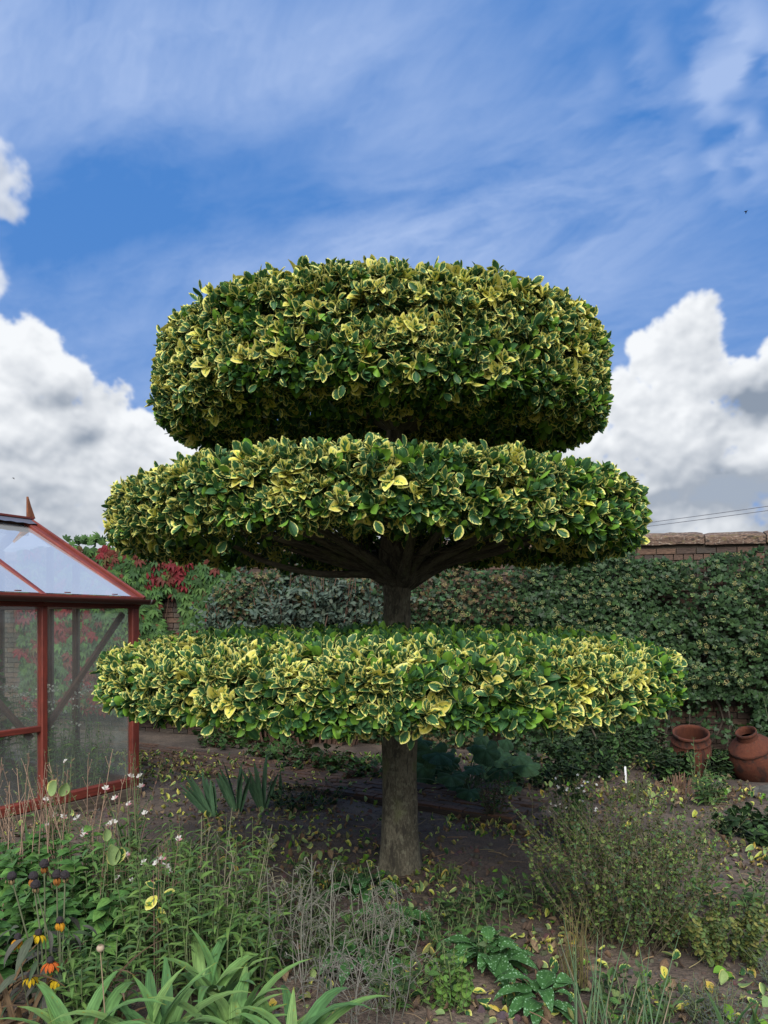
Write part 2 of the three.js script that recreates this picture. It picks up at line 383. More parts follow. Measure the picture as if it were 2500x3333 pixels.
// ---------------------------------------------------------------- garden wall
const WALL_START = V(-4.39, 0, -11.4), WALL_DIR = V(0.967, 0, 0.256).normalize(), WALL_OUT = V(-0.256, 0, 0.967).normalize();
const onWall = (s, y, out = 0) => WALL_START.clone().addScaledVector(WALL_DIR, s).addScaledVector(WALL_OUT, out).setY(y);
const wallTurn = Math.atan2(-WALL_DIR.z, WALL_DIR.x);
(function gardenWall() {
  const w = thing('garden_wall', 'old brick garden wall with weathered stone coping behind the clipped tree', 'wall', WALL_START.toArray(), wallTurn);
  const r = rng(8);
  const mortar = S({ color: srgb(118, 108, 96), map: grain, bumpMap: grainBump, bumpScale: 0.004, roughness: 0.95 });
  const core = new THREE.BoxGeometry(20, 2.56, 0.24); core.translate(4, 1.28, -0.13);
  part('mortar_core', core, mortar, w);
  const tones = [[112, 90, 78], [98, 82, 74], [124, 98, 82], [88, 80, 74], [110, 100, 90], [94, 78, 70]].map((c) => S({ color: srgb(...c), map: grain, bumpMap: grainBump, bumpScale: 0.003, roughness: 0.93 }));
  const bg = [block(0.214, 0.064, 0.05, 0.004, 0.006), block(0.212, 0.063, 0.05, 0.004, 0.007), block(0.102, 0.064, 0.05, 0.004, 0.006)];
  const single = [], rest = [];
  for (let row = 0; row < 33; row++) {
    const y = 0.045 + row * 0.0755, head = row % 4 === 3, step = head ? 0.1125 : 0.2255;
    for (let s = -5.9 + (row % 2) * step / 2; s < 13.6; s += step) {
      const seen = (s > 7.4 && s < 9.4 && y > 2.3) || (s > 7.4 && s < 9.2 && y < 1.0 && y > 0.1) || (s > -0.6 && s < 2.3 && y > 1.35);
      const o = { g: head ? 2 : r() < 0.5 ? 0 : 1, m: Math.floor(r() * 6), p: V(s, y, 0.0 + (r() - 0.5) * 0.008), a: (r() - 0.5) * 0.02 };
      (seen && single.length < 300 && r() < 0.85 ? single : rest).push(o);
    }
  }
  for (const o of single) { const b = part('brick', bg[o.g], tones[o.m], w); b.position.copy(o.p); b.rotation.z = o.a; }
  for (let k = 0; k < 6; k++) {
    const l = rest.filter((o) => o.m === k).map((o) => bg[o.g].clone().applyMatrix4(M.makeRotationZ(o.a).setPosition(o.p)));
    part('brick_courses', l, tones[k], w).userData.kind = 'stuff';
  }
  const stone = S({ color: lin(0.58, 0.53, 0.5), map: copingColor, bumpMap: grainBump, bumpScale: 0.01, roughness: 0.95 });
  let s = -5.9;
  while (s < 13.8) {
    const L = 0.62 + r() * 0.18, d = 0.36, n = 10, prof = [[-d / 2, 0], [d / 2, 0], [d / 2 + 0.006, 0.085], [d / 2 - 0.02, 0.115], [0.0, 0.16], [-d / 2, 0.11]];
    const pos = [], uv = [], idx = [], m = prof.length, seed = r() * 90;
    for (let i = 0; i <= n; i++) for (let j = 0; j <= m; j++) {
      const [z, y] = prof[j % m], x = (L - 0.012) * i / n, e = i === 0 || i === n ? 0.012 : 0;
      const k = (vn(x * 26 + seed, j * 3.1 + seed) - 0.5) * 0.014;
      pos.push(x, y * (1 - e * 2) + k - (y > 0.1 ? e : 0), z * (1 - e) + (vn(x * 21 + 5 + seed, j * 2.3) - 0.5) * 0.012); uv.push(x / 0.8 + seed, (j * 0.11) / 0.5 + seed);
    }
    for (let i = 0; i < n; i++) for (let j = 0; j < m; j++) { const a = i * (m + 1) + j, b = a + m + 1; idx.push(a, a + 1, b, b, a + 1, b + 1); }
    for (const i of [0, n]) { const o = i * (m + 1); for (let j = 1; j < m - 1; j++) i ? idx.push(o, o + j, o + j + 1) : idx.push(o, o + j + 1, o + j); }
    const flat = build(pos, uv, idx).toNonIndexed(); flat.computeVertexNormals();
    const c = part('coping_stone', flat, stone, w);
    c.position.set(s, 2.535 + (r() - 0.5) * 0.012, -0.12); c.rotation.z = (r() - 0.5) * 0.012;
    s += L;
  }
})();

// ---------------------------------------------------------------- brick path
(function brickPath() {
  const o = V(-2.73, 0, -8.57), d = V(0.832, 0, 0.555).normalize(), b = V(d.z, 0, -d.x);   // b points away from the viewer
  const path = new THREE.Group(); path.name = 'brick_path'; path.userData.kind = 'structure'; scene.add(path);
  const r = rng(31), tones = [[124, 92, 74], [110, 86, 72], [134, 102, 82], [100, 84, 74], [118, 98, 84]].map((c) => S({ color: srgb(...c), map: grain, bumpMap: grainBump, bumpScale: 0.004, roughness: 0.94 }));
  const gs = [block(0.212, 0.06, 0.1, 0.008, 0.008), block(0.21, 0.06, 0.1, 0.01, 0.01), block(0.208, 0.062, 0.101, 0.008, 0.012)];
  const base = new THREE.BoxGeometry(6.0, 0.05, 0.92); base.translate(1.5, 0.012, -0.46);
  const pg = new THREE.Group(); pg.name = 'bed'; pg.position.copy(o); pg.rotation.y = Math.atan2(-d.z, d.x); path.add(pg);
  part('mortar_bed', base, S({ color: srgb(84, 74, 66), map: grain, bumpMap: grainBump, bumpScale: 0.006, roughness: 0.96 }), pg);
  let n = 0;
  for (let row = 0; row < 8; row++) for (let s = -1.4 + (row % 2) * 0.11; s < 4.4 && n < 300; s += 0.2225) {
    const m = part('brick', gs[Math.floor(r() * 3)], tones[Math.floor(r() * 5)], pg); n++;
    m.position.set(s, 0.024 + (r() - 0.5) * 0.012, -0.058 - row * 0.1145 + (r() - 0.5) * 0.006);
    m.rotation.set((r() - 0.5) * 0.05, (r() - 0.5) * 0.03, (r() - 0.5) * 0.04);
  }
})();

// ---------------------------------------------------------------- greenhouse
(function greenhouse() {
  const g = thing('greenhouse', 'red-brown timber greenhouse with glass roof and sides at the edge of the bed', 'greenhouse', [-2.31, 0, -7.09], -2.0806);
  // local x: along the glazed side from the far corner towards the camera, z: into the house
  const wood = S({ color: srgb(138, 60, 45), map: woodColor, bumpMap: grainBump, bumpScale: 0.0015, roughness: 0.62 });
  const inner = S({ color: srgb(92, 62, 50), map: woodColor, roughness: 0.8 });
  const glass = P({ color: lin(0.86, 0.91, 0.88), roughness: 0.02, transmission: 0.95, transmissionMap: grime, thickness: 0, ior: 1.5 });
  const roofGlass = P({ color: lin(0.88, 0.90, 0.89), roughness: 0.03, metalness: 0.62, transmission: 1, thickness: 0, ior: 1.8 });
  const EH = 1.80, RH = 2.60, WD = 3.1, BAY = 0.96, N = 4, LEN = BAY * N;
  const T = (name, a, b, w, h, side, mat = wood) => part(name, beam(V(...a), V(...b), w, h, V(...side)), mat, g);
  const pane = (a, b, c, d, mat = glass, name = 'glass_pane') => {
    const q = [a, b, c, d].map((p) => V(...p)), nn = q[1].clone().sub(q[0]).cross(q[3].clone().sub(q[0])).normalize().multiplyScalar(0.002);
    const pos = [], uv = [], idx = [0, 1, 2, 0, 2, 3];
    q.forEach((p, i) => { pos.push(p.x, p.y, p.z); uv.push([0, 1, 1, 0][i] * q[0].distanceTo(q[1]), [0, 0, 1, 1][i] * q[0].distanceTo(q[3])); });
    return part(name, build(pos, uv, idx), mat, g);
  };
  const foot = new THREE.BoxGeometry(LEN + 0.1, 0.1, 0.11); foot.translate(LEN / 2, 0.04, 0); part('footing', foot, S({ color: srgb(120, 108, 96), map: grain, roughness: 0.95 }), g);
  for (const z of [0, WD]) {
    T('base_rail', [-0.035, 0.135, z], [LEN + 0.035, 0.135, z], 0.07, 0.085, [0, 0, 1]);
    T('eave_beam', [-0.04, EH - 0.035, z], [LEN + 0.04, EH - 0.035, z], 0.075, 0.075, [0, 0, 1]);
    for (let k = 0; k <= N; k++) T('post', [k * BAY, 0.178, z], [k * BAY, EH - 0.073, z], k === 0 ? 0.085 : 0.055, 0.07, [1, 0, 0], z ? inner : wood);
    for (let k = 0; k < N; k++) {
      const x0 = k * BAY + 0.03, x1 = (k + 1) * BAY - 0.03, zz = z + (z ? -0.012 : 0.012);
      if (k === 1 && !z) {
        T('rail', [x0 - 0.002, 0.74, z], [x1 + 0.002, 0.74, z], 0.05, 0.05, [0, 0, 1]);
        pane([x0, 0.18, zz], [x1, 0.18, zz], [x1, 0.716, zz], [x0, 0.716, zz]);
        pane([x0, 0.764, zz], [x1, 0.764, zz], [x1, EH - 0.075, zz], [x0, EH - 0.075, zz]);
      } else pane([x0, 0.18, zz], [x1, 0.18, zz], [x1, EH - 0.075, zz], [x0, EH - 0.075, zz]);
    }
  }
  T('brace', [0.06, EH - 0.12, 0.075], [BAY * 0.96, 0.66, 0.075], 0.035, 0.05, [0, 0, 1], inner);
  T('brace', [BAY + 0.05, 0.66, 0.075], [BAY * 2 - 0.06, EH - 0.2, 0.075], 0.035, 0.05, [0, 0, 1], inner);
  // roof
  T('ridge_beam', [-0.03, RH - 0.05, WD / 2], [LEN + 0.03, RH - 0.05, WD / 2], 0.04, 0.13, [0, 0, 1], inner);
  const rise = (z) => EH + (RH - EH) * (1 - Math.abs(z - WD / 2) / (WD / 2)), NRM = V(0, 1, 0);
  for (const z of [0, WD]) {
    const sg = z ? 1 : -1, zo = z + sg * 0.06, yo = EH - (RH - EH) / (WD / 2) * 0.06;
    for (let k = 0; k <= N; k++) {
      const x = k * BAY + (k === 0 ? -0.01 : 0);
      T('rafter', [x, yo + 0.01, zo], [x, RH - 0.005, WD / 2 + sg * 0.024], k === 0 ? 0.075 : 0.05, 0.07, [1, 0, 0], z ? inner : wood);
      if (k === 0 && !z) T('barge_board', [x - 0.055, yo + 0.03, zo], [x - 0.055, RH + 0.015, WD / 2 + sg * 0.02], 0.026, 0.085, [1, 0, 0]);
    }
    T('sill', [-0.05, EH + 0.018, z + sg * 0.045], [LEN + 0.05, EH + 0.018, z + sg * 0.045], 0.06, 0.028, [0, 0, 1]);
    for (let k = 0; k < N; k++) {
      const x0 = k * BAY + 0.026, x1 = (k + 1) * BAY - 0.026, off = 0.012;
      pane([x0, EH + 0.03 + off, z], [x1, EH + 0.03 + off, z], [x1, RH - 0.02 + off, WD / 2 + sg * 0.03], [x0, RH - 0.02 + off, WD / 2 + sg * 0.03], roofGlass, 'roof_pane');
      if (!z) for (const f of [0.2, 0.75]) T('glazing_clip', [lerp(x0, x1, f), EH + 0.052, z - 0.02], [lerp(x0, x1, f) + 0.05, EH + 0.052, z - 0.02], 0.018, 0.008, [0, 0, 1]);
    }
  }
  // far gable
  for (const x of [0, LEN]) {
    T('gable_rail', [x, 0.135, 0.04], [x, 0.135, WD - 0.04], 0.07, 0.08, [1, 0, 0], inner);
    for (const z of [0.78, 1.16, 1.94, 2.32]) T('gable_post', [x, 0.18, z], [x, rise(z) - 0.05, z], 0.05, 0.06, [0, 0, 1], inner);
    T('tie_beam', [x, EH - 0.04, 0.04], [x, EH - 0.04, WD - 0.04], 0.05, 0.06, [1, 0, 0], inner);
    for (const [a, b] of [[0.05, 0.75], [0.81, 1.13], [1.19, 1.91], [1.97, 2.29], [2.35, 3.05]]) { pane([x, 0.18, a], [x, 0.18, b], [x, EH - 0.075, b], [x, EH - 0.075, a]); pane([x, EH - 0.005, a], [x, EH - 0.005, b], [x, rise(b) - 0.045, b], [x, rise(a) - 0.045, a]); }
  }
  // ridge capping with a wavy lower edge, and the spike at its end
  {
    const lead = S({ color: srgb(96, 100, 112), roughness: 0.5, metalness: 0.25 }), n = 60, pos = [], uv = [], idx = [];
    for (let i = 0; i <= n; i++) for (const [z, y] of [[-0.125, -0.05], [-0.118, -0.045], [0, 0.018], [0.118, -0.045], [0.125, -0.05]]) { const x = -0.09 + (LEN + 0.18) * i / n; pos.push(x, RH + 0.045 + y + (Math.abs(z) > 0.12 ? (i % 2) * 0.008 : 0), WD / 2 + z); uv.push(x, z); }
    for (let i = 0; i < n; i++) for (let j = 0; j < 4; j++) { const a = i * 5 + j, b = a + 5; idx.push(a, a + 1, b, b, a + 1, b + 1); }
    const cap = build(pos, uv, idx); lead.side = THREE.DoubleSide;
    part('ridge_cap', cap, lead, g);
    T('ridge_cap_board', [-0.09, RH + 0.07, WD / 2], [LEN + 0.09, RH + 0.07, WD / 2], 0.05, 0.022, [0, 0, 1]);
    for (const x of [-0.06, LEN + 0.06]) {
      const sh = new THREE.Shape(); sh.moveTo(-0.035, 0); sh.lineTo(0.05, 0); sh.lineTo(0.0, 0.12); sh.lineTo(-0.03, 0.21); sh.lineTo(-0.034, 0.21);
      const e = new THREE.ExtrudeGeometry(sh, { depth: 0.022, bevelEnabled: true, bevelSize: 0.003, bevelThickness: 0.003, bevelSegments: 1 });
      e.translate(0, RH + 0.075, WD / 2 - 0.011); if (x < 0) e.scale(-1, 1, 1); e.translate(x, 0, 0);
      e.rotateY(0); part('finial', x < 0 ? flip(e) : e, S({ color: srgb(150, 92, 56), map: woodColor, roughness: 0.8 }), g);
    }
  }
  // gutter with its end clip
  {
    const n = 10, L = LEN + 0.14, pos = [], uv = [], idx = [];
    const gut = (x0, x1, r0, r1) => { const p = [], u = [], ix = []; for (const x of [x0, x1]) for (const [r, s] of [[r0, 1], [r1, -1]]) for (let i = 0; i <= n; i++) { const a = Math.PI * (s > 0 ? i / n : 1 - i / n); p.push(x, -Math.sin(a) * r, Math.cos(a) * r); u.push(x, i / n); } const m = 2 * (n + 1); for (let i = 0; i < m; i++) { const a = i, b = (i + 1) % m; ix.push(a, b, a + m, a + m, b, b + m); } return build(p, u, ix); };
    const brown = S({ color: srgb(66, 38, 32), roughness: 0.38, side: THREE.DoubleSide });
    const a = gut(-0.13, LEN + 0.1, 0.046, 0.040); a.translate(0, EH + 0.01, -0.105); part('gutter', a, brown, g);
    const c = gut(-0.085, -0.07, 0.05, 0.045); c.translate(0, EH + 0.01, -0.105); part('gutter_clip', c, S({ color: srgb(150, 146, 140), roughness: 0.5, side: THREE.DoubleSide }), g);
    const e = new THREE.CircleGeometry(0.046, 16, Math.PI, Math.PI); e.rotateY(-Math.PI / 2); e.translate(-0.13, EH + 0.01, -0.105); part('gutter_end', e, brown, g);
  }
  function flip(e) { const ix = e.index; if (ix) { const a = ix.array; for (let i = 0; i < a.length; i += 3) { const t = a[i]; a[i] = a[i + 1]; a[i + 1] = t; } } else { const p = e.attributes; for (const k of Object.keys(p)) { const a = p[k], s = a.itemSize; for (let i = 0; i < a.count; i += 3) for (let c = 0; c < s; c++) { const t = a.array[i * s + c]; a.array[i * s + c] = a.array[(i + 1) * s + c]; a.array[(i + 1) * s + c] = t; } } } e.computeVertexNormals(); return e; }
})();

// ---------------------------------------------------------------- the clipped tree
const leafCells = [];
for (let c = 0; c < CELLS; c++) for (const [bend, cup, tw] of [[0.35, 0.25, 0.1], [-0.3, 0.35, -0.2]]) leafCells.push(blade({ wid: 0.58 + 0.04 * (c % 3), cell: c, bend, cup, twist: tw, peak: 0.86 + 0.07 * (c % 4), blunt: 0.62, fold: 0.14 }));
(function tree() {
  const r = rng(1234), TX = 0.106, TZ = -4.97;
  const t = thing('clipped_tree', 'variegated evergreen clipped into three stacked round tiers on one trunk', 'tree', [TX, 0, TZ]);
  // shoots: a whorl of leaves round a tip that points along +y
  const shootOf = (pick, n, seed, open) => {
    const q = rng(seed), l = [];
    for (let i = 0; i < n; i++) {
      const a = i * 2.4 + q() * 0.7, th = (i < 2 ? 0.25 : lerp(0.45, 1.35, (i - 2) / (n - 2))) * open + (q() - 0.5) * 0.3, s = (0.049 + q() * 0.033) * (i < 2 ? 0.72 : 1);
      const side = V(Math.cos(a), 0, Math.sin(a)), dir = V(0, Math.cos(th), 0).addScaledVector(side, Math.sin(th)), nrm = V(0, Math.sin(th), 0).addScaledVector(side, -Math.cos(th)).addScaledVector(rv(q), 0.25);
      const c = pick[Math.floor(q() * pick.length)];
      l.push(leafCells[c * 2 + (q() < 0.5 ? 0 : 1)].clone().applyMatrix4(place(V(0, -0.03 + 0.03 * (1 - i / n), 0).addScaledVector(side, 0.003), dir, nrm, s)));
    }
    const st = tube([V(0, -0.09, 0), V(0.004, -0.04, 0.003), V(0, 0, 0)], [0.0028, 0.0018], 4); const u = st.attributes.uv; for (let i = 0; i < u.count; i++) u.setXY(i, (6 + 0.3) / CELLS, 0.3);
    l.push(st);
    return mergeGeometries(l);
  };
  const shoots = [
    shootOf([0, 1, 2, 3, 4, 0], 7, 11, 1), shootOf([0, 1, 1, 4, 2, 3], 8, 12, 1.05), shootOf([1, 2, 3, 0, 3, 4], 7, 13, 0.9), shootOf([4, 5, 1, 4, 0], 7, 14, 1.1), shootOf([2, 3, 0, 3, 6], 8, 15, 1.1),
    shootOf([6, 6, 3, 7], 7, 16, 1.1), shootOf([7, 7, 6], 7, 17, 1.1),
  ];
  // tiers: offset from the trunk, radius across and in depth, height of the widest ring, rise above and below it, fullness
  const tiers = [
    { cx: -0.106 + 0.03, cz: 0, rx: 1.77, rz: 1.77, hm: 1.27, up: 0.235, dn: 0.215, n: 4.4, hollow: 0.06, bare: 0.3, dome: 0.06, green: 0.33 },
    { cx: -0.106 - 0.03, cz: -0.02, rx: 1.65, rz: 1.62, hm: 2.19, up: 0.285, dn: 0.235, n: 4.6, hollow: 0.13, bare: 0.1, dome: 0.0, green: 0.2 },
    { cx: -0.106 - 0.01, cz: -0.18, rx: 1.49, rz: 1.24, hm: 3.12, up: 0.45, dn: 0.37, n: 5.0, hollow: 0.12, bare: 0.5, dome: 0.03, green: 0.12 },
  ];
  tiers.forEach((T, ti) => {
    const crown = new THREE.Group(); crown.name = 'crown_tier'; crown.userData.label = ['wide lowest leaf tier, brightest yellow', 'middle leaf tier with flared limbs below', 'deep domed topmost leaf tier'][ti]; t.add(crown);
    const prof = [], NP = 120;
    for (let i = 0; i <= NP; i++) {
      const ph = lerp(-Math.PI / 2, Math.PI / 2, i / NP), c = Math.cos(ph), s = Math.sin(ph);
      const rr = Math.pow(Math.max(c, 0), 2 / T.n), h = T.hm + Math.sign(s) * Math.pow(Math.abs(s), 2 / T.n) * (s > 0 ? T.up : T.dn) + (s > 0 ? T.dome * (1 - rr * rr) : T.hollow * (1 - rr * rr));
      prof.push([rr, h]);
    }
    let acc = 0; const cum = [0];
    for (let i = 0; i < NP; i++) { const a = prof[i], b = prof[i + 1]; const under = i < NP * 0.5 && Math.max(a[0], b[0]) < 0.88; acc += Math.hypot((b[0] - a[0]) * T.rx, b[1] - a[1]) * (a[0] + b[0]) / 2 * T.rx * (under ? T.bare : 1); cum.push(acc); }
    const area = acc * 2 * Math.PI, list = [], singles = [], dens = 480;
    const count = Math.round(area * dens);
    for (let k = 0; k < count; k++) {
      const w = r() * acc; let lo = 0, hi = NP; while (hi - lo > 1) { const m = (lo + hi) >> 1; cum[m] <= w ? lo = m : hi = m; }
      const f = (w - cum[lo]) / (cum[lo + 1] - cum[lo]), a = prof[lo], b = prof[lo + 1], rr = lerp(a[0], b[0], f), h = lerp(a[1], b[1], f), th = r() * Math.PI * 2;
      const back = Math.sin(th) < -0.35;                              // the far side needs fewer
      if (back && ti < 2 && r() < 0.3) continue;
      const lump = (fbm(th * 3.2 + ti * 20, h * 4 + rr * 3, 3) - 0.5) * 0.07 + (fbm(th * 11 + ti * 20, h * 14 + rr * 9, 2) - 0.5) * 0.035;
      const dr = b[0] - a[0], dh = b[1] - a[1], nl = Math.hypot(dr * T.rx, dh) || 1, nr = dh / nl, ny = -dr * T.rx / nl;
      const deep = r() < 0.62 ? r() * 0.045 : 0.03 + r() * 0.12;
      const N = V(Math.cos(th) * nr, ny, Math.sin(th) * nr), p = V(T.cx + Math.cos(th) * rr * T.rx, h, T.cz + Math.sin(th) * rr * T.rz).addScaledVector(N, lump - deep - 0.03 + (r() < 0.06 ? 0.03 : 0));
      const under = h < T.hm - T.dn * 0.75;
      const axis = N.clone().multiplyScalar(0.9).add(V(0, under ? 0.05 : 0.38, 0)).addScaledVector(rv(r), 0.62).normalize();
      const patch = fbm(p.x * 2.2 + 50 + ti * 9, p.z * 2.2 + p.y * 3, 3);
      const inside = ti === 0 && ny > 0.6 && rr < 0.72;
      const gp = clamp(T.green * 0.6 + (patch - 0.5) * 1.6 + (inside ? 0.55 : 0) + (ny < -0.12 ? 0.4 : 0), 0.03, 0.9);
      const v = r() < gp ? (r() < 0.55 ? 5 : 6) : [0, 0, 1, 1, 2, 3, 4][Math.floor(r() * 7)];
      const q = 0.82 + r() * 0.3, c = lin(q * (0.95 + r() * 0.08), q, q * (0.86 + r() * 0.18));
      const m = place(p, axis, rv(r), 0.86 + r() * 0.32);
      list.push({ v: inside ? (r() < 0.7 ? (r() < 0.5 ? 6 : 5) : v) : v, m, c });
    }
    mass('foliage', list, shoots, glossyLeaf, crown);
    // leaves that stand out singly on the side that shows
    for (let k = 0; k < 100; k++) {
      const th = lerp(0.25, Math.PI - 0.25, r()), ph = lerp(-0.75, 1.2, r()), c = Math.cos(ph), s = Math.sin(ph), rr = Math.pow(c, 2 / T.n), h = T.hm + Math.sign(s) * Math.pow(Math.abs(s), 2 / T.n) * (s > 0 ? T.up : T.dn);
      const N = V(Math.cos(th) * c, s * 0.8, Math.sin(th) * c).normalize(), p = V(T.cx + Math.cos(th) * rr * T.rx, h, T.cz + Math.sin(th) * rr * T.rz).addScaledVector(N, -0.035 + r() * 0.03);
      const dir = N.clone().multiplyScalar(0.45).add(V(0, s > 0.5 ? 0.8 : r() < 0.7 ? -0.45 : 0.5, 0)).addScaledVector(rv(r), 0.6), cell = [0, 1, 2, 0, 1, 3, 2, 3][Math.floor(r() * 8)];
      const m = part('leaf', leafCells[cell * 2 + (r() < 0.5 ? 0 : 1)], glossyLeaf, crown);
      m.applyMatrix4(place(p, dir, N.clone().addScaledVector(rv(r), 0.45), 0.054 + r() * 0.024));
    }
  });
  // trunk
  {
    const pos = [], uv = [], idx = [], n = 56, rs = 28, prof = [[-0.05, 0.155], [0, 0.138], [0.06, 0.124], [0.2, 0.115], [0.45, 0.108], [0.7, 0.105], [0.95, 0.116], [1.12, 0.128], [1.3, 0.115], [1.5, 0.090], [1.75, 0.086], [1.88, 0.1], [1.98, 0.125], [2.15, 0.10], [2.6, 0.07], [3.2, 0.03]];
    for (let i = 0; i <= n; i++) {
      const y = lerp(-0.05, 3.2, Math.pow(i / n, 1.0)); let k = 0; while (k < prof.length - 2 && prof[k + 1][0] < y) k++;
      const f = clamp((y - prof[k][0]) / (prof[k + 1][0] - prof[k][0])), R0 = lerp(prof[k][1], prof[k + 1][1], f);
      for (let j = 0; j <= rs; j++) {
        const a = j / rs * Math.PI * 2, ca = Math.cos(a), sa = Math.sin(a), R1 = R0 * (1 + (fbm(ca * 1.6 + 5, sa * 1.6 + y * 1.1 + 3, 3) - 0.5) * 0.42 + (fbm(ca * 3 + 15, sa * 3 + y * 5, 3) - 0.5) * 0.10 + (y < 0.25 ? Math.max(0, Math.cos(a * 4 + 1)) * (0.25 - y) * 0.5 : 0));
        pos.push(ca * R1 - 0.012 * y, y, sa * R1); uv.push(j / rs * 1.0, y * 1.1);
      }
    }
    for (let i = 0; i < n; i++) for (let j = 0; j < rs; j++) { const a = i * (rs + 1) + j, b = a + rs + 1; idx.push(a, b, a + 1, b, b + 1, a + 1); }
    part('trunk', build(pos, uv, idx), bark, t);
  }
  // limbs with their twigs, fanning out under each tier
  [[1.06, 1.24, 1.3, 15], [1.9, 2.1, 1.25, 16], [2.92, 3.06, 0.75, 12]].forEach(([y0, y1, len, n], ti) => {
    for (let k = 0; k < n; k++) {
      const a = k / n * Math.PI * 2 + (r() - 0.5) * 0.35, L = len * (0.75 + r() * 0.25), c = Math.cos(a), s = Math.sin(a), g = [];
      const P0 = V(c * 0.05, y0 - 0.05, s * 0.05), P1 = V(c * 0.24, y0 + 0.03 + r() * 0.05, s * 0.24), P2 = V(c * L * 0.55, y1 - 0.02 + (r() - 0.5) * 0.06, s * L * 0.55), P3 = V(c * L, y1 + 0.06 + r() * 0.08, s * L);
      const cv = new THREE.CatmullRomCurve3([P0, P1, P2, P3]);
      g.push(tube([P0, P1, P2, P3], [0.052, 0.036, 0.024, 0.01], 7));
      for (let j = 0; j < 12; j++) {
        const q = cv.getPoint(0.3 + 0.68 * r()), b = a + (r() - 0.5) * 2.2, l = 0.12 + r() * 0.2;
        const e = V(q.x + Math.cos(b) * l, q.y + 0.03 + r() * 0.13, q.z + Math.sin(b) * l), md = q.clone().lerp(e, 0.5).add(V(0, (r() - 0.5) * 0.05, 0));
        g.push(tube([q, md, e], [0.007, 0.0025], 4));
      }
      part('limb', g, bark, t);
    }
  });
  // one low bare limb that sags out to the left below the middle tier
  part('limb', tube([V(-0.05, 1.88, 0.02), V(-0.2, 1.905, 0.1), V(-0.5, 1.90, 0.22), V(-0.8, 1.96, 0.34), V(-1.05, 2.08, 0.4)], [0.03, 0.024, 0.018, 0.012], 8), bark, t);
})();

// ---------------------------------------------------------------- plants: shared shapes
const shape = {
  oval: [blade({ wid: 0.52, bend: 0.4, cup: 0.2 }), blade({ wid: 0.46, bend: -0.2, cup: 0.3, twist: 0.3 })],
  broad: [blade({ wid: 0.66, peak: 0.68, blunt: 0.85, bend: 0.6, cup: 0.15, wave: 0.12, na: 6 }), blade({ wid: 0.6, peak: 0.72, blunt: 0.85, bend: 0.3, cup: 0.3, twist: 0.3, wave: 0.1, na: 6 })],
  lance: [blade({ wid: 0.24, peak: 0.75, blunt: 0.9, bend: 0.5, cup: 0.2 }), blade({ wid: 0.2, peak: 0.7, blunt: 0.9, bend: 0.9, cup: 0.2, twist: 0.4 })],
  spot: [blade({ wid: 0.5, peak: 0.72, blunt: 0.85, bend: 0.7, cup: 0.12, wave: 0.1, na: 7 }), blade({ wid: 0.44, peak: 0.7, blunt: 0.85, bend: 1.1, cup: 0.2, wave: 0.12, na: 7 })],
  round: [lobed({ size: 0.6, lobes: 3, depth: 0.08, n: 10, rings: 1, cup: 0.15 })],
  mallow: [lobed({ size: 0.62, lobes: 5, depth: 0.2, n: 30, pleat: 0.1, cup: 0.18, rings: 3 })],
  ivy: [lobed({ size: 0.62, lobes: 5, depth: 0.42, n: 10, rings: 1, cup: 0.12 }), lobed({ size: 0.6, lobes: 3, depth: 0.3, n: 10, rings: 1, cup: 0.2 })],
  petal: [blade({ wid: 0.36, bend: 0.8, peak: 1.1, cup: 0.2, na: 4, nc: 2 })],
};
shape.palmate = [0, 1].map((k) => mergeGeometries([-1.15, -0.6, 0, 0.6, 1.15].map((a, i) => blade({ len: 0.62 + 0.36 * Math.cos(a), wid: 0.3, bend: 0.5 + k * 0.5, peak: 0.72, na: 4, nc: 2, cup: 0.2 }).applyMatrix4(new THREE.Matrix4().makeRotationZ(-a)))));
// strap leaves that rise and arch over; base at the origin, arching towards +x
function strap({ len = 0.5, wid = 0.03, rise = 1.25, arch = 1.6, na = 9, keel = 0.25, tip = 0.55 }) {
  const pos = [], uv = [], idx = []; let x = 0, y = 0, a = rise;
  for (let i = 0; i <= na; i++) {
    const t = i / na, w = wid / 2 * (0.72 + 0.5 * Math.sin(Math.PI * Math.min(1, t * 0.9 + 0.1))) * (t > tip ? Math.pow(clamp((1 - t) / (1 - tip), 0.02, 1), 0.6) : 1);
    for (let j = 0; j <= 2; j++) { const s = j - 1, k = keel * w * Math.abs(s); pos.push(x - Math.sin(a) * k, y + Math.cos(a) * k, s * w); uv.push(0.5 + s * 0.46, t); }
    x += Math.cos(a) * len / na; y += Math.sin(a) * len / na; a -= arch / na * (0.35 + 1.3 * t);
  }
  for (let i = 0; i < na; i++) for (let j = 0; j < 2; j++) { const p = i * 3 + j, q = p + 3; idx.push(p, p + 1, q, q, p + 1, q + 1); }
  return build(pos, uv, idx);
}
const strapTexture = texture(64, 256, (u, v) => { const q = 205 + (vn(u * 22, v * 3) - 0.5) * 50 + (fbm(u * 4, v * 12, 3) - 0.5) * 60, dry = Math.max(sstep(0.93, 0.99, v + (fbm(u * 5, v * 20, 3) - 0.5) * 0.1), sstep(0.72, 0.78, fbm(u * 3 + 40, v * 16 + 7, 4))); return mix3([q, q, q * 0.96], [236, 176, 120], dry * 0.8); });
const vary = (r, c, d = 0.18) => { const q = 1 + (r() - 0.5) * 2 * d; return lin(c.r * q * (1 + (r() - 0.5) * d), c.g * q, c.b * q * (1 + (r() - 0.5) * d)); };
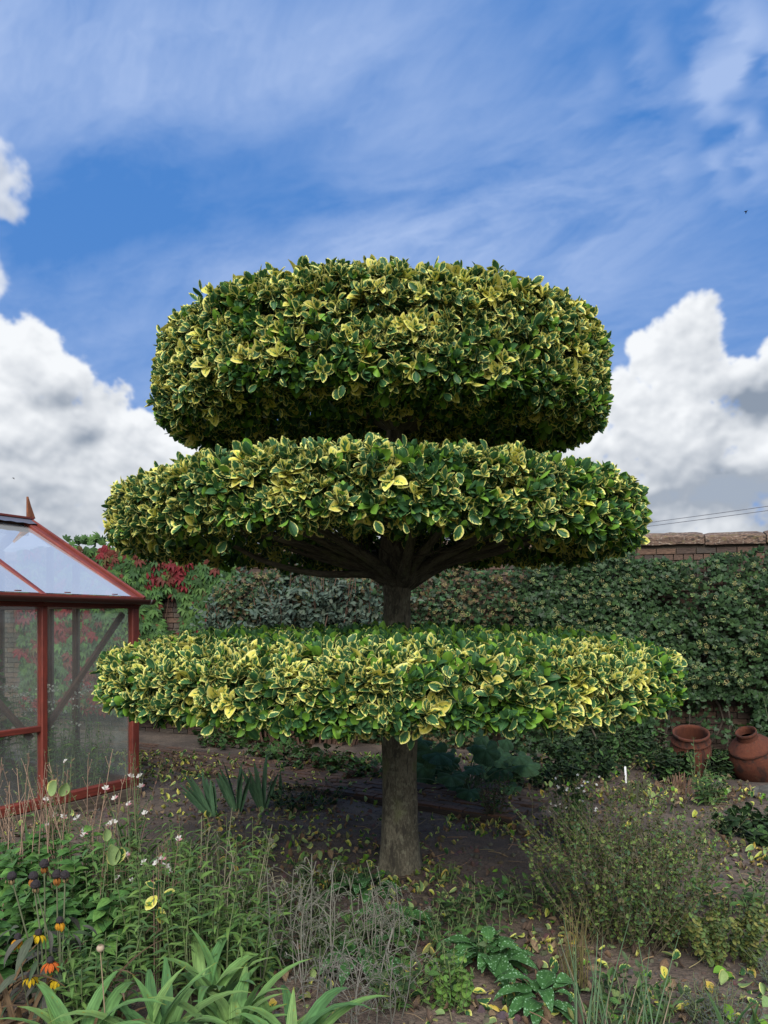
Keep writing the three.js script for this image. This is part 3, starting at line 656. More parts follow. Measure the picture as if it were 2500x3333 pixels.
// list: {v, m, k} with k the tone; the first `singles` become leaves of their own, the rest one mass
function putLeaves(parent, list, geos, tones, singles, name = 'leaf', massName = 'foliage', opt = {}) {
  const mats = tones.map((c) => leafMat(c, 0.9, opt.coat ?? 0.12, opt.trans ?? 0.28, opt.map ?? veined));
  list.slice(0, singles).forEach((x) => part(name, geos[x.v], mats[x.k], parent).applyMatrix4(x.m));
  const rest = list.slice(singles);
  if (!rest.length) return;
  const base = leafMat(WHITE, 0.9, opt.coat ?? 0.12, opt.trans ?? 0.28, opt.map ?? veined), r = rng(list.length);
  mass(massName, rest.map((x) => ({ v: x.v, m: x.m, c: vary(r, tones[x.k]) })), geos, base, parent);
}
const GREEN = { deep: [lin(0.016, 0.042, 0.015), lin(0.022, 0.056, 0.018), lin(0.032, 0.075, 0.023)], mid: [lin(0.085, 0.19, 0.05), lin(0.115, 0.235, 0.058), lin(0.155, 0.28, 0.065)], lime: [lin(0.13, 0.27, 0.055), lin(0.17, 0.31, 0.06)], grey: [lin(0.10, 0.15, 0.115), lin(0.075, 0.12, 0.095), lin(0.13, 0.17, 0.13)] };
// a plant of upright stems with leaves along them
function stemPlant({ name, label, category = 'plant', at, seed, stems = 8, h = 0.5, spread = 0.2, base = 0.06, leaf = shape.lance, tones = GREEN.mid, size = 0.06, per = 14, from = 0.15, up = 0.6, singles = 200, stemTone = lin(0.10, 0.13, 0.05), rad = 0.003, group, map, end, whorl = 1, taper = 0.45, curl = 0.25 }) {
  const r = rng(seed), g = thing(name, label, category, [at[0], groundY(at[0], at[1]), at[1]], 0, group), sm = stemMat(stemTone), list = [], ends = [];
  for (let k = 0; k < stems; k++) {
    const a = r() * Math.PI * 2, q = Math.sqrt(r()), H = h * (0.62 + 0.38 * r()), p0 = V(Math.cos(a) * base * q, -0.02, Math.sin(a) * base * q), p2 = V(Math.cos(a) * spread * q + (r() - 0.5) * spread * 0.5, H, Math.sin(a) * spread * q + (r() - 0.5) * spread * 0.5), p1 = p0.clone().lerp(p2, 0.5).add(V((r() - 0.5) * curl * spread, 0.04 * h, (r() - 0.5) * curl * spread));
    const cv = new THREE.CatmullRomCurve3([p0, p1, p2]);
    part('stem', tube([p0, p1, p2], [rad * 1.3, rad, rad * 0.5], 5), sm, g);
    ends.push({ p: p2, d: cv.getTangent(1) });
    for (let i = 0; i < per; i++) {
      const t = from + (1 - from) * (i + r() * 0.6) / per, p = cv.getPoint(Math.min(t, 1)), T = cv.getTangent(Math.min(t, 1));
      for (let w = 0; w < whorl; w++) {
        const b = i * 2.4 + w * Math.PI * 2 / whorl + r() * 0.6, side = V(Math.cos(b), 0, Math.sin(b)), dir = side.addScaledVector(T, up * (0.6 + r() * 0.8)).addScaledVector(rv(r), 0.25), s = size * (1 - taper * t) * (0.7 + r() * 0.6);
        list.push({ v: Math.floor(r() * leaf.length), m: place(p, dir, T.clone().addScaledVector(rv(r), 0.35), s), k: Math.floor(r() * tones.length), o: r() });
      }
    }
  }
  list.sort((x, y) => y.o - x.o);
  putLeaves(g, list, leaf, tones, singles, 'leaf', 'foliage', { map });
  if (end) end(g, ends, r);
  return g;
}

// ---------------------------------------------------------------- against the wall
(function creeper() {
  const r = rng(91), g = thing('virginia_creeper', 'green and crimson creeper hanging over the wall behind the greenhouse', 'creeper', onWall(1, 0, 0.05).toArray());
  const o = g.position, stems = [];
  for (let k = 0; k < 22; k++) {
    const s = -0.9 + r() * 3.4, y0 = 2.6 + r() * 0.12, L = 0.7 + r() * 1.6, pts = [];
    for (let i = 0; i <= 4; i++) pts.push(onWall(s + (r() - 0.5) * 0.16, y0 - L * i / 4, 0.05 + r() * 0.1).sub(o));
    part('stem', tube(pts, [0.006, 0.003], 4), stemMat(lin(0.09, 0.05, 0.03)), g);
  }
  const list = [], tones = [GREEN.mid[0], GREEN.mid[1], lin(0.055, 0.13, 0.045), lin(0.05, 0.12, 0.035), lin(0.22, 0.02, 0.028), lin(0.16, 0.04, 0.028), lin(0.13, 0.09, 0.03)];
  for (let k = 0; k < 9000; k++) {
    const s = -1.0 + r() * 3.5, f = Math.pow(r(), 0.75), y = 2.72 - f * 2.35, hang = fbm(s * 2.1 + 4, y * 1.1, 3), out = 0.06 + 0.24 * hang * (1 - f * 0.4) + r() * 0.06;
    if (hang < 0.22 + f * 0.14) continue;
    const red = fbm(s * 2.6 + 80, y * 2.6, 2), strip = fbm(s * 5 + 7, 3, 2);
    const k2 = red > 0.60 && r() < 0.7 ? 4 + (r() < 0.55 ? 0 : r() < 0.6 ? 1 : 2) : r() < 0.05 ? 5 : y > 2.45 && r() < 0.35 ? 5 + Math.floor(r() * 2) : Math.floor(r() * 4);
    const nrm = WALL_OUT.clone().multiplyScalar(1).add(V(0, 0.55, 0)).addScaledVector(rv(r), 0.55);
    list.push({ v: Math.floor(r() * 2), m: place(onWall(s, y, out).sub(o), V((r() - 0.5) * 0.9, -0.8, 0.35).addScaledVector(rv(r), 0.4), nrm, (0.10 + r() * 0.07) * (k2 === 4 ? 1.1 : 1)), k: k2, o: out + r() * 0.1 });
  }
  // sprigs that stand above the coping
  for (let k = 0; k < 60; k++) { const s = -0.35 + r() * 1.4, y = 2.72 + r() * 0.13; list.push({ v: 0, m: place(onWall(s, y, -0.1 + r() * 0.25).sub(o), V(r() - 0.5, 0.6, r() - 0.5), rv(r).add(V(0, 0.8, 0.4)), 0.09 + r() * 0.05), k: Math.floor(r() * 4), o: 1 }); }
  list.sort((a, b) => b.o - a.o);
  putLeaves(g, list, shape.palmate, tones, 260);
})();
(function feijoa() {
  const r = rng(92), c = onWall(3.6, 0, 0.55), g = thing('grey_leaved_shrub', 'tall shrub with silvery grey-green oval leaves and brown stems by the wall', 'shrub', c.toArray(), wallTurn);
  const list = [], bk = stemMat(lin(0.10, 0.055, 0.035));
  for (let k = 0; k < 50; k++) {
    const x0 = (r() - 0.5) * 2.0, z0 = (r() - 0.5) * 0.3, p0 = V(x0 * 0.7, 0, z0 * 0.5), p1 = V(x0 + (r() - 0.5) * 0.3, 0.8, z0 + (r() - 0.5) * 0.2), p2 = V(x0 * 1.45 + (r() - 0.5) * 0.5, 1.45 + r() * 0.95, z0 * 1.6 + (r() - 0.5) * 0.5), cv = new THREE.CatmullRomCurve3([p0, p1, p2]);
    part('stem', tube([p0, p1, p2], [0.017, 0.011, 0.004], 6), bk, g);
    for (let i = 0; i < 26; i++) {
      const t = 0.25 + 0.7 * r(), q = cv.getPoint(t), e = rv(r).multiplyScalar(0.16 + r() * 0.2).add(V(0, 0.12, 0.04)), tip = q.clone().add(e);
      for (let j = 0; j < 9; j++) {
        const p = q.clone().lerp(tip, (j + 0.5) / 9), side = rv(r), dir = e.clone().normalize().multiplyScalar(0.7).add(side), nrm = V(0, 0.7, 0.7).addScaledVector(rv(r), 0.7);
        list.push({ v: r() < 0.5 ? 0 : 1, m: place(p, dir, nrm, 0.065 + r() * 0.035), k: Math.floor(r() * 3), o: p.z + r() * 0.3 });
      }
    }
  }
  list.sort((a, b) => b.o - a.o);
  putLeaves(g, list, shape.oval, GREEN.grey, 220, 'leaf', 'foliage', { trans: 0.1 });
})();
function climber(name, label, s0, s1, top, seed, tones, count, gap, umbels, singles) {
  const r = rng(seed), g = thing(name, label, 'ivy', onWall((s0 + s1) / 2, 0, 0.05).toArray()), o = g.position, list = [], balls = [];
  const bulge = (s, y) => 0.08 + 0.55 * fbm(s * 1.5 + 3, y * 1.6 + 9, 4) + (y < 0.9 ? 0 : 0.06);
  for (let k = 0; k < 26; k++) {
    const s = s0 + r() * (s1 - s0), pts = []; for (let i = 0; i <= 5; i++) pts.push(onWall(s + (r() - 0.5) * 0.3, i / 5 * (top - 0.1), 0.04 + r() * 0.16).sub(o));
    part('stem', tube(pts, [0.016, 0.006], 5), stemMat(lin(0.07, 0.055, 0.04)), g);
  }
  for (let k = 0; k < count; k++) {
    const s = s0 + r() * (s1 - s0), y = r() * (top + 0.08 * (fbm(s * 3, 2, 2) - 0.5) * 4);
    if (gap && gap(s, y) > r()) continue;
    const hole = fbm(s * 3.1 + 60, y * 3.3 + 7, 3); if (hole < 0.36 && r() < 0.7) continue;
    const b = bulge(s, y), f = r(), out = b * (f < 0.6 ? 0.82 + 0.25 * r() : r());
    const nrm = WALL_OUT.clone().add(V(0, 0.5, 0)).addScaledVector(rv(r), 0.75);
    list.push({ v: r() < 0.6 ? 0 : 1, m: place(onWall(s, y, out).sub(o), V((r() - 0.5) * 1.4, -0.7, 0.2).addScaledVector(rv(r), 0.5), nrm, 0.034 + Math.pow(r(), 1.6) * 0.055), k: Math.floor(r() * tones.length), o: out + r() * 0.2 - (y < 0.8 ? 0.3 : 0) });
    if (umbels && y > 0.85 && r() < umbels * (0.4 + 1.2 * fbm(s * 2 + 5, y * 2, 2))) balls.push({ v: 0, m: place(onWall(s, y, b + 0.03 + r() * 0.05).sub(o), rv(r).add(V(0, 1, 0)), rv(r), 0.017 + r() * 0.012), c: lin(0.22 + r() * 0.10, 0.23 + r() * 0.08, 0.10) });
  }
  list.sort((a, b) => b.o - a.o);
  putLeaves(g, list, shape.ivy, tones, singles, 'leaf', 'foliage', { coat: 0.3, trans: 0.1 });
  if (balls.length) {
    const kn = []; const q = rng(3); for (let i = 0; i < 16; i++) { const d = rv(q); const e = new THREE.OctahedronGeometry(0.2, 0); e.translate(d.x * 0.85, d.y * 0.85, d.z * 0.85); kn.push(e); }
    mass('flower_balls', balls, [mergeGeometries(kn)], S({ color: WHITE, roughness: 0.9 }), g);
  }
  return g;
}
climber('bramble_ivy', 'dark tangled ivy with brown dead stems on the wall behind the trunk', 2.3, 6.5, 2.3, 93, [...GREEN.deep, lin(0.10, 0.07, 0.035), lin(0.13, 0.10, 0.045), lin(0.05, 0.12, 0.045)], 15000, null, 0.03, 120);
climber('flowering_ivy', 'dense dark ivy dotted with pale flower balls covering the wall on the right', 6.3, 12.2, 2.42, 94, [...GREEN.deep, ...GREEN.deep, lin(0.036, 0.085, 0.028), lin(0.046, 0.10, 0.03)], 44000, (s, y) => (y < 0.72 && s > 7.9 && s < 9.0 ? 0.9 : y < 0.5 ? 0.35 : 0), 0.026, 280);

// low growth at the foot of the wall and beyond the path
const mats = [
  ['ground_ivy', 'dark low foliage under the right edge of the lowest tier', 2.15, -8.1, 0.42, 0.55, 201], ['ground_ivy', 'dark low foliage between the big-leaved plant and the white marker', 1.55, -7.6, 0.36, 0.5, 202], ['ground_ivy', 'dark low foliage at the wall foot beside the open pot', 2.75, -8.6, 0.5, 0.5, 203], ['ground_ivy', 'low green leaves at the extreme right of the bed', 2.85, -5.75, 0.16, 0.45, 204], ['ground_ivy', 'dark low foliage along the wall foot far right', 4.3, -8.6, 0.5, 0.5, 205], ['ground_ivy', 'ivy spilling between the two terracotta pots', 3.45, -7.95, 0.34, 0.22, 206], ['ground_ivy', 'ivy spilling over the left flank of the open pot', 2.9, -7.75, 0.36, 0.2, 207],
];
for (const [n, l, x, z, h, sp, sd] of mats) stemPlant({ name: n, label: l, at: [x, z], seed: sd, stems: 34, h, spread: sp, base: sp * 0.7, leaf: shape.round, tones: [...GREEN.deep, GREEN.mid[0]], size: 0.075, per: 12, singles: 60, taper: 0.2, up: 0.4 });
const crane = [[-1.25, -9.0, 'patchy low cranesbill beyond the far brick edge near the iris', 211], [-0.72, -8.35, 'low cranesbill with crinkled leaves beyond the path, left of the trunk', 212], [-0.22, -7.95, 'low cranesbill with crinkled leaves beyond the path, next to the trunk', 213], [-2.0, -9.9, 'sparse dark growth at the wall foot behind the greenhouse corner', 214]];
for (const [x, z, l, sd] of crane) stemPlant({ name: 'cranesbill', label: l, at: [x, z], seed: sd, stems: 40, h: 0.24, spread: 0.42, base: 0.3, leaf: shape.ivy, tones: [GREEN.deep[2], GREEN.mid[0], GREEN.mid[1], lin(0.13, 0.07, 0.04)], size: 0.085, per: 7, singles: 80, taper: 0.1, up: 0.5 });

// hollyhock-like plant with big pleated leaves beyond the trunk
(function mallow() {
  const r = rng(95), g = thing('big_leaved_mallow', 'plant with large pleated round leaves just right of the trunk', 'plant', [0.78, 0, -7.1]), list = [];
  for (let k = 0; k < 34; k++) {
    const a = r() * Math.PI * 2, q = 0.12 + r() * 0.5, y = 0.1 + r() * 0.45, p = V(Math.cos(a) * q * 1.1, y, Math.sin(a) * q * 0.7), b = V((r() - 0.5) * 0.1, 0, (r() - 0.5) * 0.1);
    part('leaf_stalk', tube([b, b.clone().lerp(p, 0.5).add(V(0, 0.08, 0)), p], [0.006, 0.004], 5), stemMat(lin(0.07, 0.12, 0.05)), g);
    list.push({ v: 0, m: place(p, V(Math.cos(a), -0.55, Math.sin(a) + 0.5), V(Math.cos(a) * 0.3, 0.75, 0.8), 0.13 + r() * 0.13), k: Math.floor(r() * 3) });
  }
  list.push({ v: 0, m: place(V(-0.36, 0.46, 0.25), V(-0.1, -0.8, 0.3), V(-0.1, 0.45, 1), 0.27), k: 2 }, { v: 0, m: place(V(0.12, 0.47, 0.3), V(0.2, -0.7, 0.3), V(0.1, 0.5, 1), 0.24), k: 1 });
  putLeaves(g, list, shape.mallow, [lin(0.035, 0.10, 0.045), lin(0.05, 0.125, 0.055), lin(0.07, 0.155, 0.065)], 60);
})();
stemPlant({ name: 'twiggy_perennial', label: 'thin brownish-green perennial standing at the near edge of the path', at: [0.9, -6.25], seed: 221, stems: 16, h: 0.46, spread: 0.2, leaf: shape.oval, tones: [GREEN.deep[2], GREEN.mid[0], lin(0.10, 0.08, 0.04)], size: 0.05, per: 16, stemTone: lin(0.07, 0.06, 0.035), singles: 60 });
stemPlant({ name: 'white_flowered_perennial', label: 'upright green perennial with tiny white flowers right of the trunk', at: [1.38, -5.55], seed: 222, stems: 20, h: 0.6, spread: 0.17, leaf: [...shape.lance, ...shape.round], tones: [GREEN.deep[2], GREEN.mid[0], GREEN.mid[1]], size: 0.065, per: 18, singles: 120, end: (g, ends, r) => { const w = S({ color: lin(0.72, 0.72, 0.66), roughness: 0.8 }); ends.slice(0, 14).forEach((e) => { for (let i = 0; i < 2; i++) { const f = part('flower', mergeGeometries([0, 1, 2, 3, 4].map((k) => blade({ len: 0.012, wid: 0.009, na: 2, nc: 2 }).applyMatrix4(place(V(0, 0, 0), V(Math.cos(k * 1.257), 0.3, Math.sin(k * 1.257)), V(0, 1, 0), 1)))), w, g); f.position.copy(e.p).add(V((r() - 0.3) * 0.08, -r() * 0.16, r() * 0.08)); f.rotation.set(r(), r() * 3, r()); } }); } });
stemPlant({ name: 'dying_clump', label: 'low wilting clump of dark leaves on the soil right of the iris', at: [-0.69, -6.75], seed: 223, stems: 36, h: 0.2, spread: 0.36, base: 0.22, leaf: [...shape.ivy, ...shape.oval], tones: [...GREEN.deep, GREEN.mid[0], lin(0.12, 0.08, 0.05)], size: 0.07, per: 8, singles: 90, stemTone: lin(0.16, 0.14, 0.07), up: 0.2 });
stemPlant({ name: 'fennel_tuft', label: 'small feathery pale green tuft beside the white marker', at: [2.23, -6.8], seed: 224, stems: 26, h: 0.24, spread: 0.13, leaf: [blade({ wid: 0.05, na: 3, nc: 2 })], tones: [lin(0.12, 0.17, 0.06), lin(0.16, 0.19, 0.07)], size: 0.05, per: 14, singles: 0, rad: 0.0018 });
stemPlant({ name: 'lance_leaved_plant', label: 'fresh green lance-leaved plant in front of the terracotta pots', at: [2.86, -6.75], seed: 225, stems: 24, h: 0.3, spread: 0.2, leaf: shape.lance, tones: [GREEN.mid[0], GREEN.deep[2], GREEN.mid[1]], size: 0.11, per: 10, singles: 140, up: 0.7 });
stemPlant({ name: 'pale_leaved_plant', label: 'tall thin stem with sparse pale leaves in front of the open pot', at: [3.02, -7.4], seed: 226, stems: 5, h: 0.5, spread: 0.12, leaf: shape.oval, tones: [GREEN.mid[1], lin(0.10, 0.17, 0.08)], size: 0.06, per: 9, singles: 45 });
stemPlant({ name: 'rose_sprig', label: 'leafy rose sprig with faded buds leaning in from the right border', category: 'sprig', at: [3.62, -6.9], seed: 227, stems: 7, h: 0.95, spread: 0.25, leaf: shape.oval, tones: [lin(0.07, 0.16, 0.06), lin(0.09, 0.19, 0.07)], size: 0.06, per: 12, singles: 84, stemTone: lin(0.12, 0.13, 0.07) });
(function stubs() {
  const r = rng(96), g = thing('cut_stub_tuft', 'clump of brown cut-back stalks in front of the open pot', 'stubble', [2.78, 0, -7.2]);
  for (let k = 0; k < 46; k++) { const a = r() * 6.28, q = Math.sqrt(r()) * 0.1, h = 0.1 + r() * 0.09; part('stalk', tube([V(Math.cos(a) * q, 0, Math.sin(a) * q), V(Math.cos(a) * q * 1.1, h * 0.5, Math.sin(a) * q * 1.1), V(Math.cos(a) * q * 1.35, h, Math.sin(a) * q * 1.35)], [0.0035, 0.0028], 5), stemMat(lin(0.13 + r() * 0.06, 0.095, 0.06)), g); }
})();

// the loose grey-green bush in the right foreground
stemPlant({ name: 'wispy_bush', label: 'loose wispy bush of thin stems and tiny leaves in the right foreground', category: 'bush', at: [1.24, -3.95], seed: 231, stems: 190, h: 0.76, spread: 0.52, base: 0.22, leaf: [...shape.oval, ...shape.round], tones: [lin(0.11, 0.20, 0.055), lin(0.145, 0.24, 0.065), lin(0.20, 0.28, 0.07), lin(0.13, 0.12, 0.06), lin(0.08, 0.16, 0.075)], size: 0.026, per: 42, from: 0.12, singles: 160, stemTone: lin(0.10, 0.085, 0.05), rad: 0.0019, taper: 0.35, up: 0.7, curl: 0.5 });
stemPlant({ name: 'yellowing_weed', label: 'low yellowing weed with small heart leaves at the foot of the wispy bush', at: [1.6, -3.75], seed: 232, stems: 60, h: 0.26, spread: 0.3, base: 0.2, leaf: shape.round, tones: [lin(0.17, 0.24, 0.06), lin(0.13, 0.20, 0.06), lin(0.25, 0.26, 0.07), lin(0.10, 0.16, 0.055)], size: 0.032, per: 18, singles: 160, stemTone: lin(0.14, 0.11, 0.05), rad: 0.0018, taper: 0.2 });

// iris fans
function fan(name, label, x, z, n, h, lean, seed, group, tones = [lin(0.10, 0.21, 0.12), lin(0.13, 0.26, 0.14), lin(0.085, 0.18, 0.10)], wid = 0.034) {
  const r = rng(seed), g = thing(name, label, 'plant', [x, groundY(x, z), z], 0, group), ms = tones.map((c) => leafMat(c, 0.9, 0.1, 0.15, strapTexture));
  for (let k = 0; k < n; k++) {
    const f = n > 1 ? k / (n - 1) * 2 - 1 : 0, m = part('blade', strap({ len: h * (1 - 0.3 * Math.abs(f)) * (0.85 + r() * 0.25), wid: wid * (0.8 + r() * 0.4), rise: 1.5, arch: 0.12 + r() * 0.25, keel: 0.15, tip: 0.7 }), ms[Math.floor(r() * ms.length)], g);
    m.position.set(f * 0.03, 0, (r() - 0.5) * 0.03); m.rotation.set(0, (r() - 0.5) * 0.5 + (f > 0 ? 0 : Math.PI), 0); m.rotation.order = 'ZYX'; m.rotation.z = lean - f * 0.32;
    if (r() < 0.5) m.rotateY(1.3);
  }
  return g;
}
fan('iris_fan', 'iris fan of blue-green blades leaning furthest to the left', -1.42, -6.35, 9, 0.46, 0.42, 301, 'iris fans in the bed');
fan('iris_fan', 'middle iris fan with upright blue-green blades', -1.24, -6.5, 8, 0.46, 0.12, 302, 'iris fans in the bed');
fan('iris_fan', 'tallest narrow iris fan nearest the trunk', -1.05, -6.65, 6, 0.5, 0.05, 303, 'iris fans in the bed');
fan('iris_fan', 'smallest iris fan with short blades beside the wilting clump', -0.92, -6.75, 3, 0.3, -0.1, 304, 'iris fans in the bed');

// lungwort with spotted leaves
function lungwort(label, x, z, n, R, seed) {
  const r = rng(seed), g = thing('lungwort', label, 'plant', [x, groundY(x, z), z], 0, 'spotted lungwort in the foreground'), list = [];
  for (let k = 0; k < n; k++) {
    const a = k * 2.4 + r(), q = 0.02 + r() * R * 0.45, e = 0.15 + r() * 0.75;
    list.push({ v: r() < 0.5 ? 0 : 1, m: place(V(Math.cos(a) * q, 0.02 + r() * 0.08, Math.sin(a) * q), V(Math.cos(a), e, Math.sin(a)), V(-Math.cos(a) * e, 1, -Math.sin(a) * e).addScaledVector(rv(r), 0.25), R * (0.65 + r() * 0.5)), k: Math.floor(r() * 3) });
  }
  putLeaves(g, list, shape.spot, [lin(0.7, 0.78, 0.66), lin(0.9, 0.95, 0.85), lin(0.62, 0.7, 0.58)], 400, 'leaf', 'foliage', { map: spotted, trans: 0.12 });
}
lungwort('spotted lungwort at the left foot of the trunk', -0.12, -4.5, 18, 0.17, 401);
lungwort('spotted lungwort among the grey stalks below the trunk', 0.06, -3.95, 26, 0.165, 402);
lungwort('spotted lungwort clump left of the lime-green sprig, half hidden by grey stalks', -0.12, -3.5, 22, 0.165, 403);
lungwort('largest spotted lungwort clump, between trunk and wispy bush', 0.5, -3.62, 34, 0.18, 404);
lungwort('spotted lungwort beside the brown grass tuft', 0.66, -3.25, 20, 0.16, 405);
lungwort('small dark spotted lungwort alone on the soil right of the trunk', 0.62, -4.35, 7, 0.13, 406);
lungwort('spotted lungwort behind the strap-leaved clumps on the left', -0.62, -3.6, 22, 0.18, 407);

for (const [x, z, l, sd] of [[-0.3, -3.62, 'low green ground plant behind the grey stalks', 475], [0.1, -3.28, 'low green ground plant left of the lime-green plant', 476], [-0.45, -4.0, 'low green ground plant at the near border of the bare soil', 477], [0.95, -3.1, 'low green ground plant under the rush stalks', 478], [0.3, -3.75, 'low green ground plant between the lungwort clumps', 479], [-0.3, -4.55, 'low green ground plant left of the trunk foot', 480], [0.5, -4.1, 'low green ground plant right of the trunk foot', 485], [0.85, -4.35, 'low green ground plant at the left border of the wispy bush', 486], [-0.1, -3.75, 'low green ground plant among the grey stalks', 487], [1.95, -4.3, 'low green ground plant right of the wispy bush', 488]]) stemPlant({ name: 'ground_plant', label: l, at: [x, z], seed: sd, stems: 26, h: 0.2, spread: 0.26, base: 0.2, leaf: [...shape.lance, ...shape.oval], tones: [GREEN.mid[0], GREEN.deep[2], GREEN.mid[1], lin(0.10, 0.16, 0.07)], size: 0.055, per: 9, singles: 120, taper: 0.2, group: 'low green ground plants' });
// grey dried stalks
function stalks(label, x, z, n, h, sp, seed, tone) {
  const r = rng(seed), g = thing('dried_stalks', label, 'stalks', [x, groundY(x, z), z], 0, 'dried grey stalks in the foreground'), ms = [tone, lin(tone.r * 0.75, tone.g * 0.78, tone.b * 0.75)].map(stemMat), bits = [];
  for (let k = 0; k < n; k++) {
    const a = r() * 6.28, q = Math.sqrt(r()) * sp, H = h * (0.45 + r() * 0.55), b = V(Math.cos(a) * q, -0.01, Math.sin(a) * q * 0.7), e = b.clone().add(V((r() - 0.5) * 0.16, H, (r() - 0.5) * 0.12)), c = b.clone().lerp(e, 0.5).add(V((r() - 0.5) * 0.11, 0, (r() - 0.5) * 0.09)), cv = new THREE.CatmullRomCurve3([b, c, e]), gs = [tube([b, c, e], [0.003, 0.0018], 5)];
    for (let i = 0; i < 6; i++) {
      const p = cv.getPoint(0.35 + r() * 0.6), d = rv(r).setY(0.2 + r() * 0.4).normalize(), L = 0.04 + r() * 0.07, p2 = p.clone().addScaledVector(d, L), p3 = p2.clone().add(V(d.x * L * 0.5, -L * (0.2 + r() * 0.6), d.z * L * 0.5));
      gs.push(tube([p, p2, p3], [0.0014, 0.0008], 4));
      for (let j = 0; j < 12; j++) { const t = p2.clone().lerp(p3, j / 12); bits.push({ v: 0, m: place(t, rv(r), rv(r), 0.009 + r() * 0.011), k: r() < 0.6 ? 0 : 1 }); }
    }
    part('stalk', gs, ms[k % 2], g);
  }
  putLeaves(g, bits, shape.lance, [lin(0.19, 0.185, 0.165), lin(0.12, 0.15, 0.10)], 0, 'leaf', 'chaff', { trans: 0.1 });
}
stalks('grey dried stalks in front of the trunk', -0.02, -3.45, 14, 0.56, 0.2, 411, lin(0.15, 0.14, 0.11));
stalks('grey dried stalks behind the arching strap leaves', -0.38, -3.4, 16, 0.62, 0.22, 412, lin(0.15, 0.145, 0.115));
stalks('tall sparse straw stalks at the left of the bare soil', -0.72, -3.7, 12, 0.72, 0.2, 413, lin(0.22, 0.20, 0.13));
stalks('low tangle of grey stalks near the bottom of the picture', -0.12, -3.1, 18, 0.34, 0.22, 414, lin(0.14, 0.13, 0.11));

// arching strap leaves in front
function agapanthus(label, x, z, n, seed) {
  const r = rng(seed), g = thing('strap_leaved_clump', label, 'plant', [x, groundY(x, z), z], 0, 'arching strap-leaved clumps in front'), ms = [lin(0.15, 0.32, 0.10), lin(0.19, 0.36, 0.11), lin(0.11, 0.26, 0.09), lin(0.22, 0.38, 0.12)].map((c) => leafMat(c, 0.9, 0.18, 0.25, strapTexture));
  for (let k = 0; k < n; k++) {
    const m = part('leaf', strap({ len: 0.26 + r() * 0.22, wid: 0.030 + r() * 0.016, rise: 1.0 + r() * 0.45, arch: 1.0 + r() * 1.7, keel: 0.3, tip: 0.62 }), ms[Math.floor(r() * 4)], g);
    m.position.set((r() - 0.5) * 0.09, 0, (r() - 0.5) * 0.09); m.rotation.y = k * 2.4 + r() * 0.5; m.rotateX((r() - 0.5) * 0.3);
  }
}
agapanthus('bright arching strap-leaved clump at the bottom, right end of its row', -0.34, -2.72, 22, 421);
agapanthus('bright arching strap-leaved clump at the bottom, second from the right', -0.58, -2.86, 22, 422);
agapanthus('bright arching strap-leaved clump at the bottom, second from the left', -0.84, -2.8, 20, 423);
agapanthus('bright arching strap-leaved clump at the bottom, left end of its row', -1.06, -2.72, 16, 424);
agapanthus('taller strap-leaved clump at the back of the row with upright leaves', -0.68, -3.12, 16, 425);
// withered straps below the rudbeckia
(function withered() {
  const r = rng(97), g = thing('withered_leaves_clump', 'tangle of brown withered strap leaves in the bottom left corner', 'dead leaves', [-1.42, 0, -2.9]), ms = [lin(0.20, 0.125, 0.07), lin(0.26, 0.17, 0.10), lin(0.13, 0.085, 0.05)].map((c) => leafMat(c, 0.95, 0, 0.15, strapTexture));
  for (let k = 0; k < 70; k++) { const m = part('leaf', strap({ len: 0.25 + r() * 0.3, wid: 0.012 + r() * 0.012, rise: 0.4 + r() * 0.8, arch: 1.0 + r() * 1.2, tip: 0.6 }), ms[k % 3], g); m.position.set((r() - 0.5) * 0.75, 0.01, (r() - 0.5) * 0.5); m.rotation.y = r() * 6.28; }
})();
// sword leaves behind the white flowers
function swords(label, x, z, n, h, seed) {
  const r = rng(seed), g = thing('sword_leaved_clump', label, 'plant', [x, groundY(x, z), z], 0, 'sword-leaved clumps on the left'), ms = [lin(0.05, 0.125, 0.04), lin(0.07, 0.155, 0.05), lin(0.10, 0.17, 0.05)].map((c) => leafMat(c, 0.9, 0.15, 0.25, strapTexture));
  for (let k = 0; k < n; k++) { const m = part('leaf', strap({ len: h * (0.6 + r() * 0.5), wid: 0.012 + r() * 0.012, rise: 1.0 + r() * 0.5, arch: 0.7 + r() * 0.9, tip: 0.4, keel: 0.5 }), ms[k % 3], g); m.position.set((r() - 0.5) * 0.12, 0, (r() - 0.5) * 0.12); m.rotation.y = r() * 6.28; }
}
swords('clump of narrow sword leaves beside the bare soil', -1.12, -4.3, 46, 0.55, 431);
swords('clump of narrow sword leaves in front of the greenhouse corner', -1.55, -4.6, 40, 0.55, 432);
swords('clump of narrow sword leaves low beside the grey stalks', -0.85, -3.85, 26, 0.42, 433);
swords('clump of narrow sword leaves against the greenhouse at the left border', -2.15, -4.55, 30, 0.55, 434);

